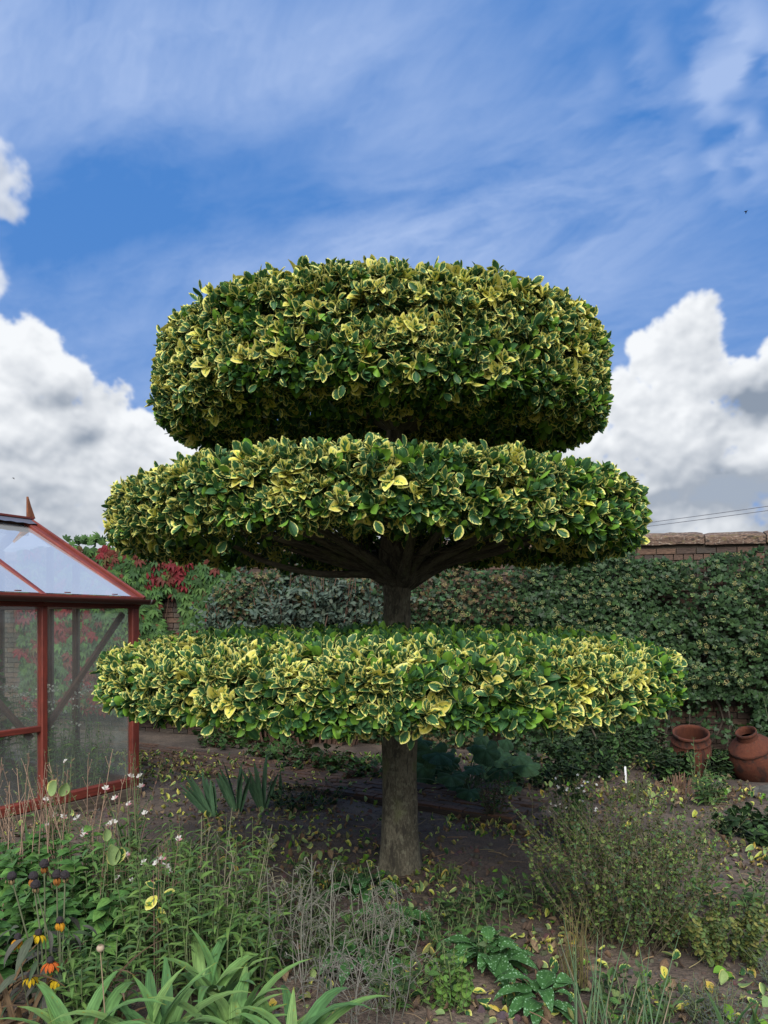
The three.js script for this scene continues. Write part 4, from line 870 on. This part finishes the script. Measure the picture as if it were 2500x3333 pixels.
// tall leafy plants filling the left bed
const fill = [[-1.02, -3.45, 0.62, 'leafy green stems directly behind the poppy seed head', 441], [-0.78, -3.3, 0.56, 'leafy green stems under the caught yellow twig', 442], [-1.25, -3.7, 0.6, 'leafy green stems beside the dark cone flowers', 443], [-0.95, -3.95, 0.62, 'leafy green stems nearest the bare soil', 444], [-1.15, -3.05, 0.4, 'short leafy stems above the arching straps', 445], [-0.62, -3.42, 0.42, 'short leafy stems between the straps and grey stalks', 446], [-1.45, -4.1, 0.55, 'leafy green stems below the pink flowers', 447], [-0.72, -3.75, 0.66, 'tallest pea-green leafy stem at the border of the soil', 448]];
for (const [x, z, h, l, sd] of fill) stemPlant({ name: 'leafy_perennial', label: l, at: [x, z], seed: sd, stems: 18, h, spread: 0.18, base: 0.12, leaf: shape.lance, tones: [GREEN.mid[1], GREEN.mid[2], lin(0.09, 0.19, 0.065), lin(0.17, 0.30, 0.08)], size: 0.088, per: 20, singles: 200, group: 'leafy perennials in the left bed', taper: 0.3 });
const dah = [[-1.62, -3.75, 0.6, 'broad-leaved bushy plant behind the dark cone flowers', 451], [-1.95, -4.0, 0.62, 'broad-leaved bushy plant at the left border', 452], [-1.38, -3.5, 0.46, 'broad-leaved bushy plant right of the cone flowers', 453], [-1.75, -3.4, 0.42, 'broad-leaved bushy plant low at the left border', 454]];
for (const [x, z, h, l, sd] of dah) stemPlant({ name: 'broad_leaved_plant', label: l, at: [x, z], seed: sd, stems: 15, h, spread: 0.26, base: 0.16, leaf: shape.broad, tones: [lin(0.075, 0.20, 0.05), lin(0.10, 0.25, 0.058), lin(0.15, 0.32, 0.07)], size: 0.105, per: 12, whorl: 2, singles: 300, group: 'broad-leaved plants at the left', taper: 0.35, up: 0.35 });

// cone flowers
(function coneFlowers() {
  const r = rng(98), spots = [[-1.452, 0.60, -3.0, 0], [-1.37, 0.60, -3.0, 1], [-1.325, 0.65, -3.0, 1], [-1.35, 0.575, -2.98, 0], [-1.285, 0.60, -3.02, 1], [-1.252, 0.60, -3.02, 0], [-1.43, 0.365, -3.0, 2], [-1.345, 0.385, -2.99, 3], [-1.265, 0.43, -3.0, 2], [-1.275, 0.30, -2.94, 4], [-1.36, 0.235, -2.96, 3], [-1.262, 0.225, -2.96, 3], [-1.31, 0.23, -3.0, 2]];
  const g = thing('cone_flower_plant', 'black-centred cone flowers with drooping orange and yellow petals at the left', 'flowers', [-1.34, 0, -3.05]), cone = S({ color: lin(0.014, 0.010, 0.012), roughness: 0.9 }), st = stemMat(lin(0.10, 0.115, 0.06));
  const pm = [lin(0.42, 0.30, 0.16), lin(0.50, 0.20, 0.05), lin(0.75, 0.36, 0.025), lin(0.80, 0.55, 0.02), lin(0.72, 0.16, 0.03)].map((c) => leafMat(c, 0.9, 0, 0.3));
  const cg = new THREE.IcosahedronGeometry(1, 3); { const p = cg.attributes.position; for (let i = 0; i < p.count; i++) { const v = V(p.getX(i), p.getY(i), p.getZ(i)), k = 1 + 0.12 * Math.sin(v.x * 23 + v.y * 31) * Math.sin(v.z * 27 + v.y * 19); p.setXYZ(i, v.x * k, v.y * k * (v.y > 0 ? 1.15 : 0.7), v.z * k); } cg.computeVertexNormals(); }
  for (const [X, Y, Z, kind] of spots) {
    const p = V(X + 1.34, Y, Z + 3.05), b = V((r() - 0.5) * 0.16, 0, (r() - 0.5) * 0.12);
    part('stem', tube([b, b.clone().lerp(p, 0.55).add(V((r() - 0.5) * 0.03, 0, 0)), p], [0.0036, 0.003], 6), st, g);
    const head = new THREE.Group(); head.name = 'flower_head'; head.position.copy(p); head.rotation.set((r() - 0.3) * 0.4, r() * 6, (r() - 0.5) * 0.4); g.add(head);
    const c = part('cone', cg, cone, head); c.scale.setScalar(kind < 2 ? 0.018 : 0.014); c.position.y = 0.008;
    const n = kind === 0 ? 7 : kind === 1 ? 7 : 11, L = [0.026, 0.036, 0.036, 0.034, 0.042][kind];
    for (let i = 0; i < n; i++) { const a = i / n * 6.28 + r() * 0.3, dr = kind < 2 ? -1.4 - r() : kind === 2 ? -0.7 - r() * 0.5 : -0.1 - r() * 0.5; part('petal', shape.petal[0], pm[kind], head).applyMatrix4(place(V(Math.cos(a) * 0.008, 0, Math.sin(a) * 0.008), V(Math.cos(a), dr, Math.sin(a)), V(-Math.cos(a) * dr, 1, -Math.sin(a) * dr), L * (0.8 + r() * 0.4))); }
  }
  const list = []; for (let k = 0; k < 60; k++) { const a = r() * 6.28, q = r() * 0.14; list.push({ v: r() < 0.5 ? 0 : 1, m: place(V(Math.cos(a) * q, 0.06 + r() * 0.34, Math.sin(a) * q), V(Math.cos(a), 0.1 - r() * 0.8, Math.sin(a)), V(0, 1, 0.3).addScaledVector(rv(r), 0.4), 0.09 + r() * 0.07), k: Math.floor(r() * 3) }); }
  putLeaves(g, list, shape.lance, [lin(0.10, 0.125, 0.085), lin(0.07, 0.115, 0.06), lin(0.13, 0.13, 0.115)], 100);
})();

// wand flowers: long thin stems, small white and pink blooms
function gaura(label, x, z, n, h, sp, blooms, seed) {
  const r = rng(seed), g = thing('wand_flower', label, 'flowers', [x, groundY(x, z), z], 0, 'white-flowered wands before the greenhouse'), sm = [lin(0.12, 0.16, 0.07), lin(0.17, 0.11, 0.08), lin(0.10, 0.15, 0.06)].map(stemMat), list = [], white = leafMat(lin(0.82, 0.80, 0.80), 0.9, 0, 0.3), pink = leafMat(lin(0.66, 0.30, 0.36), 0.9, 0, 0.3), bud = [];
  for (let k = 0; k < n; k++) {
    const a = r() * 6.28, q = r() * sp, H = h * (0.55 + 0.45 * r()), b = V((r() - 0.5) * 0.14, 0, (r() - 0.5) * 0.14), e = V(Math.cos(a) * q, H, Math.sin(a) * q * 0.6), c = b.clone().lerp(e, 0.55).add(V(0, 0.06, 0)), cv = new THREE.CatmullRomCurve3([b, c, e]);
    part('stem', tube([b, c, e], [0.0026, 0.0018, 0.0009], 5), sm[k % 3], g);
    for (let i = 0; i < 9; i++) { const t = 0.72 + 0.28 * i / 9, p = cv.getPoint(t); bud.push({ v: 0, m: place(p, V(Math.cos(i * 2.4), 0.7, Math.sin(i * 2.4)), rv(r), 0.014 + r() * 0.012), k: r() < 0.5 ? 0 : r() < 0.5 ? 1 : 2 }); }
    for (let i = 0; i < 10; i++) { const t = 0.05 + 0.5 * r(), p = cv.getPoint(t); list.push({ v: r() < 0.5 ? 0 : 1, m: place(p, rv(r).setY(0.4), V(0, 1, 0).addScaledVector(rv(r), 0.5), 0.04 + r() * 0.04), k: Math.floor(r() * 3) }); }
    if (k < blooms) {
      const f = new THREE.Group(); f.name = 'bloom'; f.position.copy(cv.getPoint(0.8 + r() * 0.12)); f.rotation.set(-0.2 - r() * 0.4, (r() - 0.5) * 1.4, (r() - 0.5)); g.add(f);
      for (let i = 0; i < 4; i++) part('petal', shape.oval[0], i === 0 && r() < 0.4 ? pink : white, f).applyMatrix4(place(V(0, 0, 0), V(Math.cos(0.5 + i * 0.75), Math.sin(0.5 + i * 0.75), 0.3), V(0, 0, 1), 0.021 + r() * 0.006));
      part('stamens', tube([V(0, 0, 0), V(0, -0.008, 0.008), V(0.002, -0.018, 0.01)], [0.0009, 0.0006], 4), pink, f);
    }
  }
  putLeaves(g, list, shape.lance, [GREEN.mid[0], GREEN.mid[1], lin(0.14, 0.10, 0.06)], 60);
  putLeaves(g, bud, shape.lance, [lin(0.22, 0.21, 0.09), lin(0.32, 0.13, 0.10), lin(0.28, 0.20, 0.12)], 0, 'bud', 'buds');
}
gaura('white wand flowers in front of the greenhouse corner post', -1.32, -4.0, 26, 0.98, 0.34, 12, 461);
gaura('white wand flowers nearer the camera beside the leafy stems', -1.02, -3.6, 14, 0.72, 0.26, 7, 462);
gaura('dry wand stems with few flowers at the left border', -1.85, -4.3, 26, 0.92, 0.35, 4, 463);
gaura('few wand stems holding the high pale clipping', -1.61, -3.84, 6, 0.98, 0.07, 1, 464);
gaura('few wand stems holding the large low clipping', -1.26, -3.58, 6, 0.72, 0.06, 1, 465);
gaura('few wand stems holding the yellow clipped twig', -0.98, -3.34, 6, 0.66, 0.06, 1, 466);
(function drySpires() {
  const r = rng(99), g = thing('dry_seed_stalks', 'pinkish-brown branching dry seed stalks before the greenhouse glass', 'stalks', [-1.78, 0, -4.0]), ms = [lin(0.26, 0.175, 0.12), lin(0.20, 0.13, 0.09)].map(stemMat);
  for (let k = 0; k < 34; k++) {
    const b = V((r() - 0.5) * 0.7, 0, (r() - 0.5) * 0.35), H = 0.55 + r() * 0.4, e = b.clone().add(V((r() - 0.62) * 0.4, H, (r() - 0.5) * 0.1)), c = b.clone().lerp(e, 0.5).add(V((r() - 0.5) * 0.05, 0, 0)), cv = new THREE.CatmullRomCurve3([b, c, e]), gs = [tube([b, c, e], [0.0034, 0.002], 5)];
    for (let i = 0; i < 6; i++) { const p = cv.getPoint(0.68 + r() * 0.32), d = V((r() - 0.5), 0.9, (r() - 0.5)).normalize().multiplyScalar(0.02 + r() * 0.05), q = p.clone().add(d); gs.push(tube([p, p.clone().lerp(q, 0.5), q], [0.0015, 0.001], 4)); const o = new THREE.OctahedronGeometry(0.004, 0); o.translate(q.x, q.y, q.z); o.deleteAttribute('normal'); o.computeVertexNormals(); gs.push(toIndexed(o)); }
    part('stalk', gs, ms[k % 2], g);
  }
})();
function toIndexed(o) { const n = o.attributes.position.count; if (!o.index) o.setIndex([...Array(n).keys()]); return o; }

// poppy seed head
(function poppy() {
  const g = thing('poppy_seed_head', 'single dry poppy seed head on a thin stalk, lower left', 'seed head', [-1.02, 0, -2.78]);
  part('stalk', tube([V(0.02, 0, 0), V(0.01, 0.2, 0), V(-0.005, 0.41, 0)], [0.003, 0.0022], 6), stemMat(lin(0.22, 0.17, 0.10)), g);
  part('capsule', new THREE.LatheGeometry([[0, 0], [0.006, 0.001], [0.013, 0.008], [0.0145, 0.016], [0.011, 0.024], [0.007, 0.027]].map((p) => new THREE.Vector2(...p)), 14).translate(-0.005, 0.408, 0), S({ color: lin(0.32, 0.25, 0.17), roughness: 0.85 }), g);
  const cr = []; for (let i = 0; i < 9; i++) { const a = i / 9 * 6.28; cr.push(blade({ len: 0.0125, wid: 0.008, na: 2, nc: 2, bend: 0.6 }).applyMatrix4(place(V(-0.005, 0.436, 0), V(Math.cos(a), 0.12, Math.sin(a)), V(0, 1, 0), 1))); }
  part('crown', cr, leafMat(lin(0.24, 0.18, 0.12), 0.9, 0, 0.1), g);
})();
// clippings caught on the flower stems
const paleLeaf = dryLeaf.clone(); paleLeaf.color.setRGB(0.8, 0.82, 0.8);
function caught(label, p, list) {
  const g = thing('caught_clipping', label, 'leaf', p, 0, 'tree clippings caught on stems');
  for (const [cell, off, dir, nrm, s] of list) part('leaf', leafCells[cell * 2 + 1], paleLeaf, g).applyMatrix4(place(V(...off), V(...dir), V(nrm[0] + 0.35, nrm[1] + 0.45, nrm[2] * 0.7), s * 0.85, s * 0.85));
  const st = tube([V(0, -0.03, 0), V(0.004, 0, 0), V(0, 0.035, 0)], [0.002, 0.0015], 5); part('twig', st, stemMat(lin(0.2, 0.2, 0.08)), g);
}
caught('pale variegated clipping caught high on stems before the greenhouse', [-1.62, 0.80, -3.8], [[8, [-0.03, -0.055, 0], [0.55, 0.85, 0.1], [-0.3, 0.2, 1], 0.115], [8, [0.02, -0.06, -0.01], [0.35, 0.9, 0], [0.2, 0.1, 1], 0.095]]);
caught('large pale-edged clipping caught low among the wand flowers', [-1.28, 0.48, -3.55], [[8, [0.035, 0, 0], [-0.25, 1, 0.05], [0.05, 0.15, 1], 0.125], [2, [0.045, 0.0, -0.02], [0.05, 1, 0], [0.4, 0, 1], 0.1], [8, [0.0, 0.11, 0], [-0.1, 1, 0], [0.1, 0, 1], 0.075]]);
caught('yellow and dark green clipped twig resting on leafy stems', [-0.98, 0.41, -3.36], [[0, [0.0, 0.02, 0], [-0.35, 0.95, 0.2], [0, 0.2, 1], 0.075], [1, [0.01, 0, 0.01], [1, 0.15, 0.2], [0, 0.7, 0.7], 0.085], [5, [-0.01, 0, 0.01], [-0.5, -0.75, 0.3], [0, 0.3, 1], 0.085], [4, [0.0, -0.05, 0.01], [0.1, -1, 0.1], [0.3, 0, 1], 0.085], [1, [-0.01, 0.03, 0], [-0.9, 0.35, 0.2], [0, 0.4, 1], 0.07]]);

// right foreground
stemPlant({ name: 'lime_sprig_plant', label: 'small lime-green round-leaved plant at the bottom centre', at: [0.27, -3.22], seed: 471, stems: 20, h: 0.22, spread: 0.13, leaf: shape.round, tones: GREEN.lime, size: 0.042, per: 10, singles: 200 });
stemPlant({ name: 'seedling', label: 'light green seedling sprouting beside the trunk base', at: [0.36, -4.75], seed: 472, stems: 10, h: 0.12, spread: 0.1, leaf: shape.lance, tones: [GREEN.mid[2], GREEN.lime[0]], size: 0.07, per: 6, singles: 60 });
(function rushes() {
  const r = rng(101), g = thing('rush_clump', 'upright blue-green rush stalks at the bottom right', 'rushes', [0.86, 0, -2.85]), ms = [lin(0.09, 0.16, 0.075), lin(0.07, 0.13, 0.06), lin(0.2, 0.165, 0.11)].map(stemMat);
  for (let k = 0; k < 26; k++) { const b = V((r() - 0.5) * 0.34, 0, (r() - 0.5) * 0.18), H = 0.2 + r() * 0.32, e = b.clone().add(V((r() - 0.5) * 0.26, H, (r() - 0.5) * 0.1)); part('stalk', tube([b, b.clone().lerp(e, 0.5).add(V(0, 0.01, 0)), e], [0.0034, 0.0026, 0.0008], 6), ms[r() < 0.72 ? Math.floor(r() * 2) : 2], g); }
})();
(function strawTuft() {
  const r = rng(102), g = thing('straw_grass_tuft', 'tuft of fine straw-brown grass beside the spotted leaves', 'grass tuft', [0.84, 0, -3.4]), ms = [lin(0.26, 0.20, 0.10), lin(0.18, 0.17, 0.07)].map((c) => leafMat(c, 0.95, 0, 0.2, strapTexture));
  for (let k = 0; k < 70; k++) { const m = part('blade', strap({ len: 0.2 + r() * 0.2, wid: 0.0035, rise: 1.3 + r() * 0.25, arch: 0.3 + r() * 1.2, tip: 0.3, na: 6 }), ms[k % 2], g); m.position.set((r() - 0.5) * 0.1, 0, (r() - 0.5) * 0.1); m.rotation.y = r() * 6.28; }
})();
swords('small clump of green grass blades in the lower right corner', 1.3, -2.78, 12, 0.26, 435);
stemPlant({ name: 'grey_santolina', label: 'low grey-leaved cushion plant beside the rush stalks', at: [1.36, -3.1], seed: 473, stems: 44, h: 0.14, spread: 0.17, base: 0.1, leaf: shape.lance, tones: [lin(0.17, 0.20, 0.17), lin(0.13, 0.16, 0.13)], size: 0.034, per: 14, singles: 60, rad: 0.0016 });
stemPlant({ name: 'grey_santolina', label: 'low grey-leaved cushion plant at the far right border', at: [1.78, -3.45], seed: 474, stems: 44, h: 0.15, spread: 0.19, base: 0.1, leaf: shape.lance, tones: [lin(0.17, 0.20, 0.17), lin(0.13, 0.16, 0.13)], size: 0.034, per: 14, singles: 60, rad: 0.0016 });

// ---------------------------------------------------------------- pots, marker, stone
(function pots() {
  const clay = S({ color: lin(0.24, 0.2, 0.175), map: texture(512, 512, (u, v) => { const n = tf(u, v, 5, 5, 81, 0.6), f = tf(u, v, 40, 3, 83, 0.7); let c = mix3([128, 68, 44], [166, 96, 62], sstep(0.25, 0.75, n * 0.6 + f * 0.4)); c = mix3(c, [70, 48, 40], sstep(0.58, 0.76, tf(u, v, 7, 4, 88)) * 0.75); return mix3(c, [150, 136, 112], sstep(0.66, 0.78, tf(u, v, 16, 4, 91)) * 0.4); }), bumpMap: grainBump, bumpScale: 0.004, roughness: 0.92, side: THREE.DoubleSide });  // clay tint darkened to carry the shade of the wall ivy
  const lathe = (pts) => { const g = new THREE.LatheGeometry(pts.map((p) => new THREE.Vector2(...p)), 40), u = g.attributes.uv; for (let i = 0; i < u.count; i++) u.setXY(i, u.getX(i) * 2.2, u.getY(i) * 1.2); return g; };
  const a = thing('terracotta_forcer', 'open-topped terracotta forcing pot leaning by the wall, left of the two', 'pot', [3.2, 0.0, -8.05]); a.rotation.set(0.3, 0.2, 0.1);
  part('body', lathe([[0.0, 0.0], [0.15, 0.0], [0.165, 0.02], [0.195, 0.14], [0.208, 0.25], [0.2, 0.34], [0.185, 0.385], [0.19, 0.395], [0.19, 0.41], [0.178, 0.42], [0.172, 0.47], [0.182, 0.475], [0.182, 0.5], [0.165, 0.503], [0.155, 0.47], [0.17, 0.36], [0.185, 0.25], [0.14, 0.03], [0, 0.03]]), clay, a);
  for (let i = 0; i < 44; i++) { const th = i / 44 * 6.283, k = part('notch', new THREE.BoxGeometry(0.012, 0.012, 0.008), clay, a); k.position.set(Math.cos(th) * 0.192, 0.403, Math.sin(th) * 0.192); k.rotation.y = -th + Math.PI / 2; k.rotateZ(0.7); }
  const b = thing('terracotta_forcer', 'bell-shaped terracotta forcing pot with collar and neck tilted on its edge at the right', 'pot', [3.82, 0.03, -7.85]); b.rotation.set(0.16, 0.4, 0.42);
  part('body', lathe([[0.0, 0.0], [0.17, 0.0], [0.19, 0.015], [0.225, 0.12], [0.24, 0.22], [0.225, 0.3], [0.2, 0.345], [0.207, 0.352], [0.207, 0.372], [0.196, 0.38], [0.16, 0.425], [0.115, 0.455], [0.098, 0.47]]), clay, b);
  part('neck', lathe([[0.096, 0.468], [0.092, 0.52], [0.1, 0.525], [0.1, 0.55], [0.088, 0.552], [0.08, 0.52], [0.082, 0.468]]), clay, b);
})();
(function marker() {
  const sh = new THREE.Shape(); sh.moveTo(-0.009, 0); sh.lineTo(-0.011, 0.17); sh.quadraticCurveTo(0, 0.19, 0.011, 0.17); sh.lineTo(0.009, 0);
  const m = whole('plant_marker', new THREE.ExtrudeGeometry(sh, { depth: 0.002, bevelEnabled: false }), S({ color: lin(0.72, 0.73, 0.72), roughness: 0.5 }), 'white plastic plant marker stuck upright in the soil', 'marker');
  m.position.set(2.41, -0.01, -7.65); m.rotation.set(-0.05, 0.2, 0.06);
})();
function pebble(name, label, cat, p, s, tone, seed, rough = 0.35) {
  const g = new THREE.IcosahedronGeometry(1, 4), a = g.attributes.position;
  for (let i = 0; i < a.count; i++) { const v = V(a.getX(i), a.getY(i), a.getZ(i)), k = 1 + (fbm(v.x * 1.6 + seed, v.y * 1.6 + v.z * 1.9 + seed, 4) - 0.5) * rough * 2; a.setXYZ(i, v.x * k * s[0], v.y * k * s[1], v.z * k * s[2]); }
  g.computeVertexNormals();
  const m = whole(name, g, S({ color: tone, map: grain, bumpMap: grainBump, bumpScale: 0.004, roughness: 0.95 }), label, cat);
  m.position.set(...p);
}
pebble('stone', 'small pale stone on the soil right of the trunk', 'stone', [1.06, 0.03, -5.85], [0.05, 0.04, 0.04], lin(0.16, 0.14, 0.11), 3);
pebble('stone', 'grey stone half buried below the tilted pot', 'stone', [3.5, 0.05, -7.0], [0.13, 0.07, 0.09], lin(0.14, 0.14, 0.13), 7);
pebble('stone', 'pale stone behind the lance-leaved plant', 'stone', [3.15, 0.05, -7.25], [0.07, 0.05, 0.05], lin(0.22, 0.20, 0.17), 9);

// ---------------------------------------------------------------- inside the greenhouse
stemPlant({ name: 'greenhouse_plant', label: 'tall white-flowered plant behind the right-hand greenhouse pane', at: [-3.1, -7.3], seed: 481, stems: 26, h: 1.05, spread: 0.4, base: 0.3, leaf: shape.lance, tones: GREEN.mid, size: 0.1, per: 16, singles: 0, end: (g, ends, r) => { const l = []; for (const e of ends) for (let i = 0; i < 14; i++) l.push({ v: 0, m: place(e.p.clone().add(V((r() - 0.5) * 0.12, (r() - 0.5) * 0.03, (r() - 0.5) * 0.12)), rv(r), rv(r), 0.02), k: 0 }); putLeaves(g, l, shape.round, [lin(0.6, 0.6, 0.55)], 0, 'flower', 'flowers'); } });
stemPlant({ name: 'greenhouse_plant', label: 'leafy vine behind the left-hand greenhouse panes', at: [-3.55, -6.6], seed: 482, stems: 12, h: 1.55, spread: 0.5, base: 0.3, leaf: shape.mallow, tones: [GREEN.mid[0], GREEN.mid[1], lin(0.13, 0.11, 0.04)], size: 0.17, per: 14, singles: 0, from: 0.3 });
stemPlant({ name: 'greenhouse_plant', label: 'bushy green plant deep inside the greenhouse', at: [-3.9, -7.9], seed: 483, stems: 26, h: 0.9, spread: 0.5, base: 0.4, leaf: shape.broad, tones: GREEN.mid, size: 0.12, per: 12, singles: 0 });
stemPlant({ name: 'greenhouse_plant', label: 'green grassy growth on the greenhouse floor by the corner', at: [-2.85, -7.0], seed: 484, stems: 60, h: 0.8, spread: 0.4, base: 0.36, leaf: shape.lance, tones: GREEN.mid, size: 0.12, per: 10, singles: 0 });

// ---------------------------------------------------------------- wires, birds
function wire(label, dy) {
  const pts = []; for (let i = 0; i <= 12; i++) { const t = i / 12, x = lerp(5, 26, t); pts.push(V(x, 6 + dy - 0.35 * Math.sin(Math.PI * t) + 0.25, lerp(-46, -6, t) - 0)); }
  const m = whole('overhead_wire', tube(pts, [0.014, 0.014], 5), S({ color: lin(0.2, 0.21, 0.23), roughness: 0.6 }), label, 'wire', 'overhead wires');
  return m;
}
wire('upper of two thin overhead wires beyond the wall', 0.0);
wire('lower of two thin overhead wires beyond the wall', -0.16);
function bird(label, p, s, turn, flap) {
  const g = thing('bird', label, 'bird', p, turn, 'distant birds'), k = S({ color: lin(0.015, 0.015, 0.018), roughness: 0.8 });
  part('body', new THREE.LatheGeometry([[0, -0.5], [0.05, -0.42], [0.11, -0.1], [0.1, 0.12], [0.06, 0.26], [0.07, 0.33], [0.02, 0.42], [0, 0.46]].map((q) => new THREE.Vector2(q[0] * s, q[1] * s)), 10).rotateX(Math.PI / 2), k, g);
  for (const sd of [-1, 1]) { const w = part('wing', blade({ len: 0.95 * s, wid: 0.34 * s, bend: 0.5, cup: 0.1, peak: 0.7 }), k, g); w.rotation.set(-Math.PI / 2, 0, -sd * 1.35); w.rotation.order = 'YXZ'; w.rotation.y = sd * flap; }
}
bird('small dark bird flying high at the right', [18.85, 23.0, -40], 0.2, 0.6, 0.5);
bird('tiny grey bird low in the cloud at the left', [-24.1, 11.0, -50], 0.2, 1.2, 0.3);

// ---------------------------------------------------------------- fallen leaves and soil crumbs
(function litter() {
  const r = rng(103), big = [], small = [];
  const tones = [lin(0.68, 0.72, 0.7), lin(0.58, 0.66, 0.6), lin(0.74, 0.72, 0.66), lin(0.56, 0.45, 0.38)];
  const ms = tones.map((c) => { const m = dryLeaf.clone(); m.color.copy(c); return m; });
  const curled = []; for (let c = 0; c < CELLS; c++) for (const k of [0, 1]) curled.push(blade({ wid: 0.58, cell: c, bend: k ? 1.3 : -0.9, cup: 0.7, twist: k ? 0.5 : -0.6, peak: 0.9, blunt: 0.62, fold: 0.25 }));
  const shrivel = [blade({ wid: 0.5, bend: 1.4, cup: 0.9, twist: 0.8, fold: 0.3 }), blade({ wid: 0.55, bend: -1.1, cup: 0.7, twist: -0.7, fold: 0.4 })];
  const brown = [lin(0.20, 0.13, 0.085), lin(0.28, 0.20, 0.13), lin(0.13, 0.09, 0.07)].map((c) => leafMat(c, 0.95, 0, 0.1));
  for (let k = 0; k < 15000 && big.length < 4600; k++) {
    const z = -2.85 - Math.pow(r(), 0.8) * 6.2, x = (r() - 0.5) * 2 * Math.min(3.4, -z * 0.52), w = fbm(x * 1.3 + 8, z * 1.3 + 3, 3);
    const d = Math.hypot(x - 0.1, z + 4.97), dens = (x > 0.1 ? 0.85 : 0.5) * sstep(0.42, 0.62, w) * 1.2 + (d < 0.6 && z > -5 ? 0.5 : 0) + (z < -6.2 ? 0.25 : 0);
    if (r() > dens || d < 0.16 || (x < -0.8 && z > -4.6)) continue;
    const cell = [1, 4, 8, 5, 8, 7, 0, 2, 8, 3, 8][Math.floor(r() * 11)], br = r() < 0.4, s = 0.036 + r() * 0.04;
    const o = { cell: br ? -1 : cell, v: r() < 0.5 ? 0 : 1, k: Math.floor(r() * 4), b: Math.floor(r() * 3), m: place(V(x, groundY(x, z) + 0.006 + r() * 0.012 + (z < -6.6 ? 0.045 : 0), z), V(r() - 0.5, (r() - 0.5) * 0.35, r() - 0.5), V((r() - 0.5) * 0.9, r() < 0.7 ? 1 : -1, (r() - 0.5) * 0.9), s), show: s / -z };
    (big.length < 1e9 ? big : small).push(o);
  }
  big.sort((a, b) => b.show - a.show);
  big.slice(0, 300).forEach((o) => {
    const m = whole('fallen_leaf', o.cell < 0 ? shrivel[o.v] : (o.k < 2 ? leafCells : curled)[o.cell * 2 + o.v], o.cell < 0 ? brown[o.b] : ms[o.k], o.cell < 0 ? 'brown withered leaf lying on the soil of the bed' : o.cell === 5 || o.cell === 4 ? 'mostly yellow fallen leaf lying on the soil of the bed' : o.cell === 7 || o.cell === 8 ? 'light green fallen leaf lying on the soil of the bed' : 'green fallen leaf with yellow rim lying on the soil of the bed', 'fallen leaf', o.cell < 0 ? 'brown fallen leaves' : o.cell === 5 || o.cell === 4 ? 'yellow fallen leaves' : o.cell === 7 || o.cell === 8 ? 'light green fallen leaves' : 'yellow-rimmed fallen leaves');
    m.applyMatrix4(o.m);
  });
  const rest = big.slice(300), holder = new THREE.Group(); holder.name = 'leaf_litter'; scene.add(holder); tag(holder, 'scattered litter of small fallen leaves over the soil and path', 'leaf litter', null, 'stuff');
  mass('leaf_litter', rest.filter((o) => o.cell >= 0).map((o) => ({ v: o.cell * 2 + o.v, m: o.m, c: tones[o.k] })), curled, dryLeaf, holder);
  mass('brown_litter', rest.filter((o) => o.cell < 0).map((o) => ({ v: o.v, m: o.m, c: brown[o.b].color })), shrivel, leafMat(WHITE, 0.95, 0, 0.1), holder);
  // crumbs of soil, bits of twig
  const crumbs = [], cg = [0, 1, 2].map((k) => { const g = new THREE.IcosahedronGeometry(1, 1), a = g.attributes.position; for (let i = 0; i < a.count; i++) { const x = a.getX(i), y = a.getY(i), z = a.getZ(i), q = 0.7 + 0.6 * vn(x * 2 + k * 9 + 3, y * 2 + z * 2.3); a.setXYZ(i, x * q, y * q * 0.7, z * q); } g.computeVertexNormals(); return g; });
  for (let k = 0; k < 16000; k++) { const z = -2.6 - r() * 6.6, x = (r() - 0.5) * 2 * Math.min(3.6, -z * 0.55), s = 0.003 + Math.pow(r(), 5) * 0.02; crumbs.push({ v: k % 3, m: place(V(x, groundY(x, z) + s * 0.2, z), rv(r), rv(r), s), c: lin(0.045 + r() * 0.04, 0.037 + r() * 0.032, 0.029 + r() * 0.025) }); }
  const ch = new THREE.Group(); ch.name = 'soil_crumbs'; scene.add(ch); tag(ch, 'dark crumbs of loose soil over the bed', 'soil', null, 'stuff');
  mass('soil_crumbs', crumbs, cg, S({ color: WHITE, roughness: 1 }), ch);
  const twigs = []; const tg = tube([V(0, 0, 0), V(0.1, 0.5, 0.03), V(0, 1, 0)], [0.02, 0.012], 4);
  for (let k = 0; k < 500; k++) { const z = -2.8 - r() * 6, x = (r() - 0.5) * 2 * Math.min(3.4, -z * 0.52); twigs.push({ v: 0, m: place(V(x, groundY(x, z) + 0.008, z), V(r() - 0.5, 0.05, r() - 0.5), V(0, 1, 0), 0.05 + r() * 0.14), c: lin(0.14 + r() * 0.08, 0.11 + r() * 0.05, 0.07) }); }
  const th = new THREE.Group(); th.name = 'twig_litter'; scene.add(th); tag(th, 'thin dry twigs scattered over the soil', 'twigs', null, 'stuff');
  mass('twig_litter', twigs, [tg], S({ color: WHITE, roughness: 0.9 }), th);
})();

renderer.render(scene, camera);
